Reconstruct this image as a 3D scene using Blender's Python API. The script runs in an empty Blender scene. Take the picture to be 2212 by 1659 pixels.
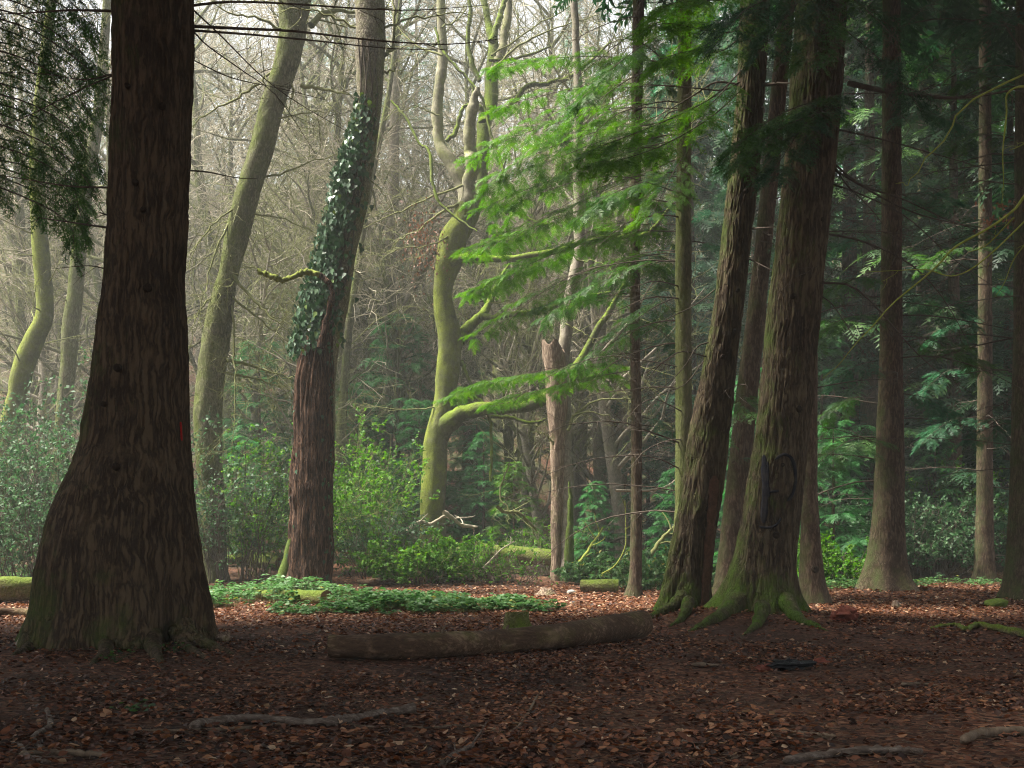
import bpy, math, random
import numpy as np
from mathutils import Vector

# ------------------------------------------------------------------ camera, sky, sun, exposure
scene = bpy.context.scene
COL = scene.collection
FPX, HOR, CX, CAMH = 2458.0, 1150.0, 1106.0, 1.30      # focal length and horizon measured on the 2212 px wide photograph
cam = bpy.data.cameras.new('camera')
cam.sensor_width = 36.0
cam.lens = 36.0 * FPX / 2212.0
cam.shift_y = (HOR - 829.5) / 2212.0
cam.clip_start, cam.clip_end = 0.1, 1500.0
camo = bpy.data.objects.new('camera', cam)
camo.location = (0, 0, CAMH)
camo.rotation_euler = (math.radians(90), 0, 0)
COL.objects.link(camo)
scene.camera = camo

SUN_EL, SUN_AZ = math.radians(60), math.radians(-86)    # azimuth measured from +Y towards +X: light comes from the left
world = bpy.data.worlds.new('World')
scene.world = world
world.use_nodes = True
wn = world.node_tree
sky = wn.nodes.new('ShaderNodeTexSky')
sky.sky_type = 'NISHITA'
sky.sun_disc = False
sky.sun_elevation = SUN_EL
sky.sun_rotation = SUN_AZ
sky.air_density = 1.0
sky.dust_density = 4.0
hs = wn.nodes.new('ShaderNodeHueSaturation')
hs.inputs['Saturation'].default_value = 0.35
wn.links.new(sky.outputs[0], hs.inputs['Color'])
wn.links.new(hs.outputs[0], wn.nodes['Background'].inputs[0])
wn.nodes['Background'].inputs[1].default_value = 0.08

sun = bpy.data.lights.new('sun', 'SUN')
sun.energy = 5.0
sun.angle = math.radians(14)
sun.color = (1.0, 0.95, 0.82)
suno = bpy.data.objects.new('sun', sun)
sd = Vector((math.sin(SUN_AZ) * math.cos(SUN_EL), math.cos(SUN_AZ) * math.cos(SUN_EL), math.sin(SUN_EL)))
suno.rotation_euler = sd.to_track_quat('Z', 'Y').to_euler()
suno.location = sd * 60
COL.objects.link(suno)

vs = scene.view_settings
vs.view_transform = 'Standard'
vs.look = 'None'
vs.gamma = 1.0
vs.use_curve_mapping = False
vs.exposure = 2.1

cy = scene.cycles
cy.use_denoising = True
cy.max_bounces = 3
cy.use_adaptive_sampling = True
cy.adaptive_threshold = 0.012
cy.denoising_prefilter = 'NONE'
cy.filter_width = 1.1
cy.diffuse_bounces = 2
cy.glossy_bounces = 1
cy.transmission_bounces = 2
cy.volume_bounces = 0
cy.transparent_max_bounces = 4
cy.caustics_reflective = False
cy.caustics_refractive = False
cy.sample_clamp_indirect = 4.0

HAZE_DENSITY = 0.0026

# ------------------------------------------------------------------ helpers
rng = np.random.default_rng(7)
R2 = lambda a, b, n=None: rng.uniform(a, b, n)


def unit(v):
    v = np.asarray(v, float)
    return v / np.maximum(np.linalg.norm(v, axis=-1, keepdims=True), 1e-9)


TAB = np.random.default_rng(3).random((256, 256))


def vnoise(u, v, pu=256, seed=0):
    u = np.asarray(u, float); v = np.asarray(v, float)
    iu = np.floor(u).astype(int); iv = np.floor(v).astype(int)
    fu = u - iu; fv = v - iv
    fu = fu * fu * (3 - 2 * fu); fv = fv * fv * (3 - 2 * fv)
    g = lambda a, b: TAB[((a % pu) + seed * 37) % 256, (b + seed * 91) % 256]
    return (g(iu, iv) * (1 - fu) + g(iu + 1, iv) * fu) * (1 - fv) + (g(iu, iv + 1) * (1 - fu) + g(iu + 1, iv + 1) * fu) * fv


def smooth(a, b, x):
    t = np.clip((np.asarray(x, float) - a) / (b - a), 0, 1)
    return t * t * (3 - 2 * t)


def terr(x, y):
    x = np.asarray(x, float); y = np.asarray(y, float)
    h = 0.10 * (vnoise(x * 0.33 + 50, y * 0.33 + 50, seed=1) - 0.5) + 0.035 * (vnoise(x * 1.3 + 90, y * 1.3 + 20, seed=2) - 0.5)
    h = h * smooth(2, 8, y)
    for mx, my, mh, mr in ((3.5, 16.4, 0.16, 1.5), (2.6, 17.3, 0.10, 1.1), (-4.3, 12.8, 0.10, 1.6), (8.0, 24, 0.14, 1.8)):
        h = h + mh * np.exp(-((x - mx) ** 2 + (y - my) ** 2) / mr ** 2)
    left = smooth(4, -4, x)
    h = h + left * 0.9 * smooth(25, 36, y)
    h = h + 30.0 * smooth(36, 104, y - 0.25 * np.clip(x, 0, 40) + 3 * vnoise(x * 0.06 + 9, y * 0.06 + 9, seed=4))
    h = h + 0.5 * smooth(30, 34, y) * smooth(8, 12, x)
    return h


def P(px, py, Y):
    return np.array([(px - CX) * Y / FPX, Y, CAMH - (py - HOR) * Y / FPX])


def G(px, py):
    """the ground point seen at a place of the photograph"""
    ys = np.linspace(5, 60, 2200)
    xs = (px - CX) * ys / FPX
    zs = CAMH - (py - HOR) * ys / FPX
    k = np.argmax(zs <= terr(xs, ys))
    return np.array([xs[k], ys[k], float(terr(xs[k], ys[k]))])


def onground(x, y, dz=0.0):
    return np.array([x, y, float(terr(x, y)) + dz])


class Geo:
    def __init__(self):
        self.V, self.F, self.A, self.n = [], [], [], 0

    def add(self, V, F, a=None):
        V = np.asarray(V, float).reshape(-1, 3)
        F = np.asarray(F, int)
        self.V.append(V)
        self.F.append(F + self.n)
        if a is None:
            a = np.full(len(V), 0.5)
        self.A.append(np.broadcast_to(np.asarray(a, float), (len(V),)))
        self.n += len(V)

    def mesh(self, name, mat, origin=(0, 0, 0), smooth_shade=True):
        me = bpy.data.meshes.new(name)
        V = (np.concatenate(self.V) - np.asarray(origin, float)).astype(np.float32)
        me.vertices.add(len(V))
        me.vertices.foreach_set('co', V.ravel())
        loops = np.concatenate([f.ravel() for f in self.F]).astype(np.int32)
        tot = np.concatenate([np.full(len(f), f.shape[1]) for f in self.F])
        me.loops.add(len(loops))
        me.loops.foreach_set('vertex_index', loops)
        me.polygons.add(len(tot))
        me.polygons.foreach_set('loop_start', np.concatenate([[0], np.cumsum(tot)[:-1]]).astype(np.int32))
        me.polygons.foreach_set('use_smooth', np.full(len(tot), smooth_shade))
        at = me.attributes.new('v', 'FLOAT', 'POINT')
        at.data.foreach_set('value', np.concatenate(self.A).astype(np.float32))
        me.update(calc_edges=True)
        me.materials.append(mat)
        return me


def obj(name, me, parent=None, loc=(0, 0, 0), kind=None):
    o = bpy.data.objects.new(name, me)
    o.location = loc
    COL.objects.link(o)
    if parent is not None:
        o.parent = parent
    if kind:
        o['kind'] = kind
    return o


def thing(name, loc, label, cat, group=None):
    o = bpy.data.objects.new(name, None)
    o.empty_display_size = 0.2
    o.location = loc
    COL.objects.link(o)
    tag(o, label, cat, group)
    return o


def tag(o, label, cat, group=None):
    o['label'] = label
    o['category'] = cat
    if group:
        o['group'] = group
    return o


def tubes(g, paths, r0, r1, k=3, power=1.0, a=None, cap=False):
    """many tubes at once: paths (B, n, 3)"""
    paths = np.asarray(paths, float)
    if paths.ndim == 2:
        paths = paths[None]
    B, n, _ = paths.shape
    r0 = np.broadcast_to(np.asarray(r0, float), (B,)); r1 = np.broadcast_to(np.asarray(r1, float), (B,))
    t = np.linspace(0, 1, n) ** power
    rad = r0[:, None] * (1 - t) + r1[:, None] * t
    tubes_r(g, paths, rad, k, a)


def tubes_r(g, paths, rad, k=3, a=None):
    paths = np.asarray(paths, float)
    B, n, _ = paths.shape
    T = np.gradient(paths, axis=1)
    T = unit(T)
    mean = unit(T.mean(axis=1))
    ref = np.where(np.abs(mean[:, 2:3]) > 0.75, np.array([[0.0, 1.0, 0.0]]), np.array([[0.0, 0.0, 1.0]]))
    U = unit(np.cross(T, ref[:, None, :]))
    W = np.cross(T, U)
    th = np.arange(k) * 2 * np.pi / k
    V = paths[:, :, None, :] + rad[:, :, None, None] * (np.cos(th)[None, None, :, None] * U[:, :, None, :] + np.sin(th)[None, None, :, None] * W[:, :, None, :])
    b = np.arange(B)[:, None, None] * n * k
    i = np.arange(n - 1)[None, :, None] * k
    j = np.arange(k)[None, None, :]
    j2 = (j + 1) % k
    F = np.stack([b + i + j, b + i + j2, b + i + k + j2, b + i + k + j], -1).reshape(-1, 4)
    if a is None:
        a = rng.random(B)
    a = np.repeat(np.broadcast_to(a, (B,)), n * k)
    g.add(V, F, a)


def grow(P0, D, L, n=6, wob=0.15, trop=(0, 0, 0)):
    P0 = np.atleast_2d(P0).astype(float); D = unit(np.atleast_2d(D))
    B = len(P0)
    L = np.broadcast_to(np.asarray(L, float), (B,))
    out = np.zeros((B, n, 3)); out[:, 0] = P0
    d = D.copy(); st = (L / (n - 1))[:, None]
    trop = np.asarray(trop, float)
    for i in range(1, n):
        d = unit(d + wob * rng.standard_normal((B, 3)) + trop * (1.0 / n))
        out[:, i] = out[:, i - 1] + d * st
    return out


def sample(paths, cnt, t0=0.15, t1=1.0):
    """cnt points on each path: positions, tangents, parent index, t"""
    B, n, _ = paths.shape
    t = (np.arange(cnt)[None, :] + rng.random((B, cnt))) / cnt * (t1 - t0) + t0
    x = np.clip(t * (n - 1), 0, n - 1.001)
    i = x.astype(int); f = (x - i)[..., None]
    idx = np.arange(B)[:, None]
    p = paths[idx, i] * (1 - f) + paths[idx, i + 1] * f
    d = unit(paths[idx, i + 1] - paths[idx, i])
    par = np.repeat(np.arange(B), cnt)
    return p.reshape(-1, 3), d.reshape(-1, 3), par, t.ravel()


def spread(D, ang, flat=1.0):
    """directions turned away from D by ang in a random direction (flat<1 keeps them level)"""
    r = rng.standard_normal(D.shape)
    r[:, 2] *= flat
    s = unit(r - (r * D).sum(1, keepdims=True) * D)
    ang = np.broadcast_to(ang, (len(D),))[:, None]
    return unit(D * np.cos(ang) + s * np.sin(ang))


def curve(pts, n=12):
    """smooth curve through points (Catmull-Rom)"""
    p = np.asarray(pts, float)
    if len(p) == 2:
        return p[0] + (p[1] - p[0]) * np.linspace(0, 1, n)[:, None]
    q = np.vstack([2 * p[0] - p[1], p, 2 * p[-1] - p[-2]])
    x = np.linspace(0, len(p) - 1, n); x = np.clip(x, 0, len(p) - 1 - 1e-6)
    i = x.astype(int); f = (x - i)[:, None]
    a, b, c, d = q[i], q[i + 1], q[i + 2], q[i + 3]
    return 0.5 * (2 * b + (c - a) * f + (2 * a - 5 * b + 4 * c - d) * f ** 2 + (3 * b - a - 3 * c + d) * f ** 3)


# ------------------------------------------------------------------ materials
def newmat(name):
    m = bpy.data.materials.new(name)
    m.use_nodes = True
    nt = m.node_tree
    nt.nodes.clear()
    out = nt.nodes.new('ShaderNodeOutputMaterial')
    return m, nt, out


class N:
    def __init__(self, nt):
        self.nt = nt

    def n(self, typ, **kw):
        x = self.nt.nodes.new('ShaderNode' + typ)
        for k, v in kw.items():
            if hasattr(x, k) and not k[0].isupper():
                setattr(x, k, v)
        return x

    def set(self, x, **kw):
        for k, v in kw.items():
            s = x.inputs[k.replace('_', ' ')]
            if hasattr(v, 'is_output'):
                self.nt.links.new(v, s)
            else:
                s.default_value = v
        return x

    def link(self, a, b):
        self.nt.links.new(a, b)

    def noise(self, vec, scale, detail=4, rough=0.6):
        x = self.n('TexNoise')
        self.set(x, Scale=scale, Detail=float(detail), Roughness=rough)
        if vec is not None:
            self.link(vec, x.inputs['Vector'])
        return x.outputs['Fac']

    def ramp(self, fac, stops):
        x = self.n('ValToRGB')
        cr = x.color_ramp
        while len(cr.elements) < len(stops):
            cr.elements.new(0.5)
        for e, (p, c) in zip(cr.elements, stops):
            e.position = p
            e.color = (*c, 1) if len(c) == 3 else c
        self.link(fac, x.inputs[0])
        return x.outputs[0]

    def math(self, op, a, b=None, clamp=False):
        x = self.n('Math', operation=op)
        x.use_clamp = clamp
        for i, v in enumerate((a, b)):
            if v is None:
                continue
            if hasattr(v, 'is_output'):
                self.link(v, x.inputs[i])
            else:
                x.inputs[i].default_value = v
        return x.outputs[0]

    def mix(self, fac, a, b):
        x = self.n('Mix', data_type='RGBA')
        for s, v in ((x.inputs[0], fac), (x.inputs[6], a), (x.inputs[7], b)):
            if hasattr(v, 'is_output'):
                self.link(v, s)
            else:
                s.default_value = v if not isinstance(v, tuple) else ((*v, 1) if len(v) == 3 else v)
        return x.outputs[2]


def bark_mat(name, dark, light, moss=0.0, mosscol=(0.085, 0.12, 0.02), stretch=0.16, scale=14.0, bump=0.6, basemoss=0.0, topmoss=0.0, side=None, rough=0.95, fissure=1.0, axis=None):
    m, nt, out = newmat(name)
    b = N(nt)
    tc = b.n('TexCoord').outputs['Object']
    mp = b.n('Mapping')
    b.link(tc, mp.inputs['Vector'])
    mp.inputs['Scale'].default_value = axis or (1, 1, stretch)
    w = b.noise(tc, 2.5, 3)
    vadd = b.n('VectorMath', operation='ADD')
    b.link(mp.outputs[0], vadd.inputs[0])
    wsc = b.n('VectorMath', operation='SCALE')
    comb = b.n('CombineXYZ')
    b.link(w, comb.inputs[0]); b.link(w, comb.inputs[1])
    b.link(comb.outputs[0], wsc.inputs[0]); wsc.inputs['Scale'].default_value = 0.12
    b.link(wsc.outputs[0], vadd.inputs[1])
    vec = vadd.outputs[0]
    rn = b.noise(vec, scale * 1.3, 3, 0.55)
    crack = b.math('MULTIPLY', b.math('ABSOLUTE', b.math('SUBTRACT', rn, 0.5)), 7.0, True)
    fine = b.noise(vec, scale * 3.0, 5, 0.7)
    big = b.noise(tc, 1.1, 3)
    h = b.math('ADD', b.math('MULTIPLY', crack, 0.6 * fissure), b.math('MULTIPLY', fine, 0.6))
    fac = b.math('ADD', b.math('MULTIPLY', h, 0.7), b.math('MULTIPLY', big, 0.5))
    col = b.ramp(fac, [(0.25, tuple(c * 0.35 for c in dark)), (0.55, dark), (0.85, light)])
    # lichen and stain patches
    st = b.noise(tc, 3.2, 5, 0.7)
    col = b.mix(b.math('MULTIPLY', b.ramp(st, [(0.52, (0, 0, 0)), (0.7, (1, 1, 1))]), 0.35), col, tuple(c * 1.5 for c in light))
    mask = b.noise(tc, 2.2, 5, 0.7)
    geo = b.n('NewGeometry')
    sep = b.n('SeparateXYZ'); b.link(geo.outputs['Normal'], sep.inputs[0])
    if topmoss:
        mask = b.math('ADD', mask, b.math('MULTIPLY', sep.outputs[2], topmoss))
    if side is not None:
        dp = b.n('VectorMath', operation='DOT_PRODUCT')
        b.link(geo.outputs['Normal'], dp.inputs[0]); dp.inputs[1].default_value = side
        mask = b.math('ADD', mask, b.math('MULTIPLY', dp.outputs['Value'], 0.15))
    if basemoss:
        so = b.n('SeparateXYZ'); b.link(tc, so.inputs[0])
        low = b.math('SUBTRACT', 1.0, b.math('MULTIPLY', so.outputs[2], 1.0 / 0.8), True)
        mask = b.math('ADD', mask, b.math('MULTIPLY', low, basemoss))
    if moss or basemoss or topmoss:
        lo = 0.62 - 0.5 * moss
        mm = b.ramp(mask, [(max(lo - 0.10, 0), (0, 0, 0)), (min(lo + 0.24, 0.99), (1, 1, 1))])
        mn = b.noise(tc, 38, 4, 0.7)
        mn = b.math('ADD', b.math('MULTIPLY', mn, 0.6), b.math('MULTIPLY', b.noise(tc, 4.5, 4, 0.7), 0.4))
        mcol = b.ramp(mn, [(0.36, tuple(c * 0.40 for c in mosscol)), (0.62, mosscol)])
        col = b.mix(mm, col, mcol)
    hh = h
    if moss > 0.3:
        hh = b.math('ADD', h, b.math('MULTIPLY', b.noise(tc, 26, 5, 0.7), 1.2))
    bp = b.n('Bump')
    b.set(bp, Strength=bump, Distance=0.03)
    b.link(hh, bp.inputs['Height'])
    pr = b.n('BsdfPrincipled')
    b.set(pr, Roughness=rough)
    pr.inputs['Specular IOR Level'].default_value = 0.15
    b.link(col, pr.inputs['Base Color']); b.link(bp.outputs[0], pr.inputs['Normal'])
    b.link(pr.outputs[0], out.inputs[0])
    return m


def leaf_mat(name, stops, trans=0.35, rough=0.55, spec=0.3, attr=True, tint=None):
    m, nt, out = newmat(name)
    b = N(nt)
    if attr:
        a = b.n('Attribute'); a.attribute_name = 'v'
        f = a.outputs['Fac']
    else:
        f = b.n('ObjectInfo').outputs['Random']
    col = b.ramp(f, stops)
    big = b.noise(b.n('TexCoord').outputs['Object'], 0.9, 2)
    col = b.mix(b.math('MULTIPLY', b.ramp(big, [(0.35, (0, 0, 0)), (0.7, (1, 1, 1))]), 0.5), col, b.mix(0.5, col, stops[0][1]))
    pr = b.n('BsdfPrincipled')
    b.set(pr, Roughness=rough)
    pr.inputs['Specular IOR Level'].default_value = spec
    b.link(col, pr.inputs['Base Color'])
    if trans:
        tr = b.n('BsdfTranslucent')
        hsv = b.n('HueSaturation'); b.set(hsv, Saturation=1.15, Value=1.25); b.link(col, hsv.inputs['Color'])
        b.link(hsv.outputs[0], tr.inputs['Color'])
        mx = b.n('MixShader'); mx.inputs[0].default_value = trans
        b.link(pr.outputs[0], mx.inputs[1]); b.link(tr.outputs[0], mx.inputs[2])
        b.link(mx.outputs[0], out.inputs[0])
    else:
        b.link(pr.outputs[0], out.inputs[0])
    return m


def plain_mat(name, stops, scale=6.0, rough=0.9, bump=0.3, stretch=(1, 1, 1), detail=6):
    m, nt, out = newmat(name)
    b = N(nt)
    tc = b.n('TexCoord').outputs['Object']
    mp = b.n('Mapping'); b.link(tc, mp.inputs['Vector']); mp.inputs['Scale'].default_value = stretch
    f = b.noise(mp.outputs[0], scale, detail, 0.7)
    col = b.ramp(f, stops)
    bp = b.n('Bump'); b.set(bp, Strength=bump, Distance=0.02); b.link(f, bp.inputs['Height'])
    pr = b.n('BsdfPrincipled'); b.set(pr, Roughness=rough); pr.inputs['Specular IOR Level'].default_value = 0.15
    b.link(col, pr.inputs['Base Color']); b.link(bp.outputs[0], pr.inputs['Normal'])
    b.link(pr.outputs[0], out.inputs[0])
    return m


M = {}
M['bark_big'] = bark_mat('conifer_bark', (0.044, 0.029, 0.019), (0.105, 0.074, 0.046), basemoss=0.16, moss=-0.05, mosscol=(0.05, 0.085, 0.012), scale=11, stretch=0.13, bump=0.9, side=(-1, 0.3, 0))
M['bark_pair'] = bark_mat('conifer_bark_ridged', (0.052, 0.036, 0.024), (0.115, 0.088, 0.055), basemoss=0.30, moss=-0.02, mosscol=(0.07, 0.12, 0.015), scale=12, stretch=0.12, bump=0.9, side=(-1, 0.2, 0))
M['bark_root'] = bark_mat('conifer_root_bark', (0.044, 0.029, 0.019), (0.105, 0.074, 0.046), moss=0.08, mosscol=(0.05, 0.08, 0.012), scale=11, stretch=0.5, bump=0.8)
M['bark_con'] = bark_mat('conifer_bark_brown', (0.070, 0.046, 0.033), (0.135, 0.096, 0.068), basemoss=0.10, moss=0.0, mosscol=(0.07, 0.10, 0.03), scale=15, stretch=0.2, bump=0.5, side=(-1, 0, 0))
M['bark_conmoss'] = bark_mat('conifer_bark_algae', (0.10, 0.085, 0.05), (0.17, 0.15, 0.09), moss=0.42, mosscol=(0.12, 0.14, 0.045), scale=15, stretch=0.2, bump=0.4, side=(-1, 0, 0))
M['bark_beech'] = bark_mat('beech_bark_mossy_sidelit', (0.13, 0.13, 0.09), (0.25, 0.24, 0.18), moss=0.40, mosscol=(0.22, 0.26, 0.045), scale=7, stretch=0.6, bump=0.7, side=(-1, -0.3, 0), fissure=0.3)  # real moss, weighted left so lit left and dark right sit in the colour
M['beech_top'] = bark_mat('beech_bark_pale', (0.24, 0.22, 0.16), (0.46, 0.42, 0.32), moss=0.20, mosscol=(0.20, 0.24, 0.045), scale=7, stretch=0.6, bump=0.5, fissure=0.3)
M['bark_limb'] = bark_mat('limb_bark_mossy', (0.10, 0.10, 0.06), (0.2, 0.19, 0.13), moss=0.40, topmoss=0.3, mosscol=(0.20, 0.28, 0.035), scale=9, stretch=0.8, bump=0.7, fissure=0.3)
M['bark_oak'] = bark_mat('leaning_bark_mossy', (0.10, 0.09, 0.06), (0.2, 0.185, 0.125), moss=0.33, mosscol=(0.115, 0.14, 0.03), scale=13, stretch=0.35, bump=0.6, side=(-1, -0.1, 0))
M['bark_ivy'] = bark_mat('pale_flaking_bark', (0.12, 0.10, 0.075), (0.28, 0.25, 0.19), moss=0.12, mosscol=(0.16, 0.18, 0.04), scale=17, stretch=0.5, bump=0.6)
M['bark_pale'] = bark_mat('pale_bark', (0.22, 0.19, 0.155), (0.40, 0.36, 0.30), moss=0.08, mosscol=(0.15, 0.16, 0.06), scale=10, stretch=0.5, bump=0.35, fissure=0.4)
M['bark_rot'] = bark_mat('rotten_wood', (0.17, 0.115, 0.085), (0.33, 0.25, 0.19), moss=0.06, mosscol=(0.13, 0.15, 0.03), scale=16, stretch=0.12, bump=0.8)
M['snag'] = bark_mat('snag_wood', (0.034, 0.018, 0.013), (0.145, 0.082, 0.054), scale=22, stretch=0.05, bump=1.0)
M['twig_dark'] = plain_mat('dead_twig_wood', [(0.3, (0.055, 0.042, 0.034)), (0.7, (0.12, 0.095, 0.075))], 12, bump=0.0)
M['twig_moss'] = plain_mat('mossy_twig_wood', [(0.3, (0.12, 0.125, 0.05)), (0.55, (0.18, 0.19, 0.075)), (0.75, (0.26, 0.235, 0.17))], 5, bump=0.0)
M['twig_pale'] = plain_mat('pale_twig_wood', [(0.3, (0.26, 0.225, 0.17)), (0.55, (0.38, 0.335, 0.26)), (0.75, (0.33, 0.34, 0.16))], 3, bump=0.0)
M['twig_yellow'] = plain_mat('bright_moss_twig', [(0.3, (0.18, 0.20, 0.04)), (0.7, (0.34, 0.39, 0.08))], 14, bump=0.4)
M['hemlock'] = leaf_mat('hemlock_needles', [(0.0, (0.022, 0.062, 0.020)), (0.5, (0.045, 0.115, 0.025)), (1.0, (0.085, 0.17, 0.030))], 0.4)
M['hemlock_lit'] = leaf_mat('hemlock_lit_needles', [(0.0, (0.045, 0.115, 0.020)), (0.5, (0.085, 0.20, 0.025)), (1.0, (0.14, 0.27, 0.035))], 0.45)  # brighter copy of the hemlock needles, sunlight put into the colour
M['spruce'] = leaf_mat('conifer_dark_needles', [(0.0, (0.014, 0.045, 0.022)), (0.5, (0.024, 0.075, 0.030)), (1.0, (0.04, 0.10, 0.03))], 0.3)
M['bluegreen'] = leaf_mat('yew_needles', [(0.0, (0.022, 0.075, 0.040)), (0.5, (0.038, 0.125, 0.060)), (1.0, (0.065, 0.17, 0.07))], 0.4)
M['emerald'] = leaf_mat('young_evergreen_needles', [(0.0, (0.03, 0.11, 0.035)), (0.5, (0.055, 0.19, 0.06)), (1.0, (0.10, 0.26, 0.08))], 0.45)
M['holly'] = leaf_mat('holly_leaf', [(0.0, (0.030, 0.075, 0.035)), (0.6, (0.055, 0.12, 0.05)), (1.0, (0.11, 0.20, 0.09))], 0.35, rough=0.55, spec=0.25)
M['bramble'] = leaf_mat('bramble_leaf', [(0.0, (0.045, 0.11, 0.035)), (0.6, (0.09, 0.20, 0.065)), (0.93, (0.18, 0.29, 0.13)), (1.0, (0.30, 0.28, 0.05))], 0.35, rough=0.5)
M['bush'] = leaf_mat('bush_leaf', [(0.0, (0.05, 0.13, 0.02)), (0.6, (0.09, 0.22, 0.03)), (1.0, (0.18, 0.30, 0.05))], 0.4, rough=0.65, spec=0.15)
M['ivy'] = leaf_mat('ivy_leaf', [(0.0, (0.020, 0.058, 0.026)), (0.6, (0.034, 0.085, 0.036)), (0.9, (0.06, 0.12, 0.05)), (1.0, (0.12, 0.19, 0.03))], 0.15, rough=0.45, spec=0.35)
M['ivy_obj'] = leaf_mat('ivy_leaf_large', [(0.0, (0.020, 0.058, 0.026)), (0.6, (0.034, 0.085, 0.036)), (0.9, (0.06, 0.12, 0.05)), (1.0, (0.12, 0.19, 0.03))], 0.15, rough=0.45, spec=0.35, attr=False)
LITTER = [(0.0, (0.024, 0.012, 0.009)), (0.3, (0.075, 0.030, 0.019)), (0.6, (0.20, 0.072, 0.034)), (0.85, (0.32, 0.15, 0.075)), (1.0, (0.46, 0.32, 0.21))]
M['litter'] = leaf_mat('fallen_beech_leaf', LITTER, 0.15, rough=0.6, spec=0.25)
M['litter_obj'] = leaf_mat('fallen_leaf_large', LITTER, 0.15, rough=0.6, spec=0.25, attr=False)
M['beechleaf'] = leaf_mat('dry_hanging_leaf', [(0.0, (0.13, 0.065, 0.045)), (0.5, (0.20, 0.095, 0.06)), (1.0, (0.30, 0.15, 0.09))], 0.25)
M['log'] = bark_mat('log_bark', (0.085, 0.052, 0.034), (0.30, 0.205, 0.135), axis=(0.35, 1, 1), fissure=0.4, moss=0.02, topmoss=0.05, mosscol=(0.11, 0.12, 0.03), scale=12, stretch=1.0, bump=0.7)
M['mosslog'] = bark_mat('mossy_log', (0.12, 0.09, 0.05), (0.22, 0.18, 0.11), moss=0.40, topmoss=0.25, mosscol=(0.14, 0.19, 0.03), scale=12, stretch=1.0, bump=0.6)
M['cutwood'] = plain_mat('cut_wood', [(0.3, (0.14, 0.085, 0.05)), (0.7, (0.30, 0.21, 0.12))], 8, bump=0.3)
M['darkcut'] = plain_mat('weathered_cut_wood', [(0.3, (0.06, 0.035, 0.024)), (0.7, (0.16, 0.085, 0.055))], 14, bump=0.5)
M['knot'] = plain_mat('knot_hole_dark', [(0.3, (0.012, 0.008, 0.006)), (0.7, (0.05, 0.033, 0.022))], 30, bump=0.8)  # near black: the depth of knot holes is put into the colour
M['stick'] = plain_mat('grey_stick', [(0.35, (0.05, 0.036, 0.028)), (0.52, (0.11, 0.083, 0.068)), (0.72, (0.25, 0.21, 0.18))], 9, bump=0.4, stretch=(1, 4, 4))
M['stick_brown'] = plain_mat('brown_stick', [(0.3, (0.065, 0.045, 0.032)), (0.7, (0.19, 0.14, 0.10))], 11, bump=0.4)
M['char'] = plain_mat('charred_wood', [(0.3, (0.006, 0.006, 0.007)), (0.7, (0.03, 0.03, 0.033))], 14, rough=0.5, bump=0.8)
M['redwood'] = plain_mat('red_rotten_wood', [(0.3, (0.08, 0.024, 0.018)), (0.7, (0.28, 0.09, 0.06))], 12, bump=0.8)
M['moss'] = plain_mat('moss_cushion', [(0.3, (0.04, 0.065, 0.012)), (0.7, (0.11, 0.15, 0.03))], 22, bump=0.8)
M['moss_bright'] = plain_mat('bright_moss_cushion', [(0.3, (0.08, 0.10, 0.02)), (0.7, (0.21, 0.24, 0.045))], 22, bump=0.8)
M['stone'] = plain_mat('pale_block', [(0.3, (0.35, 0.34, 0.31)), (0.7, (0.55, 0.54, 0.5))], 10, bump=0.3)
M['paint_blue'] = plain_mat('spray_paint_blue_black', [(0.35, (0.008, 0.010, 0.017)), (0.65, (0.035, 0.030, 0.030))], 9, bump=0.2)
M['paint_red'] = plain_mat('red_paint_dab', [(0.3, (0.25, 0.008, 0.008)), (0.7, (0.4, 0.015, 0.012))], 30, bump=0.2)
M['barescar'] = plain_mat('bare_pale_wood', [(0.3, (0.16, 0.13, 0.105)), (0.7, (0.30, 0.25, 0.21))], 8, bump=0.3, stretch=(3, 3, 0.5))


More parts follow.
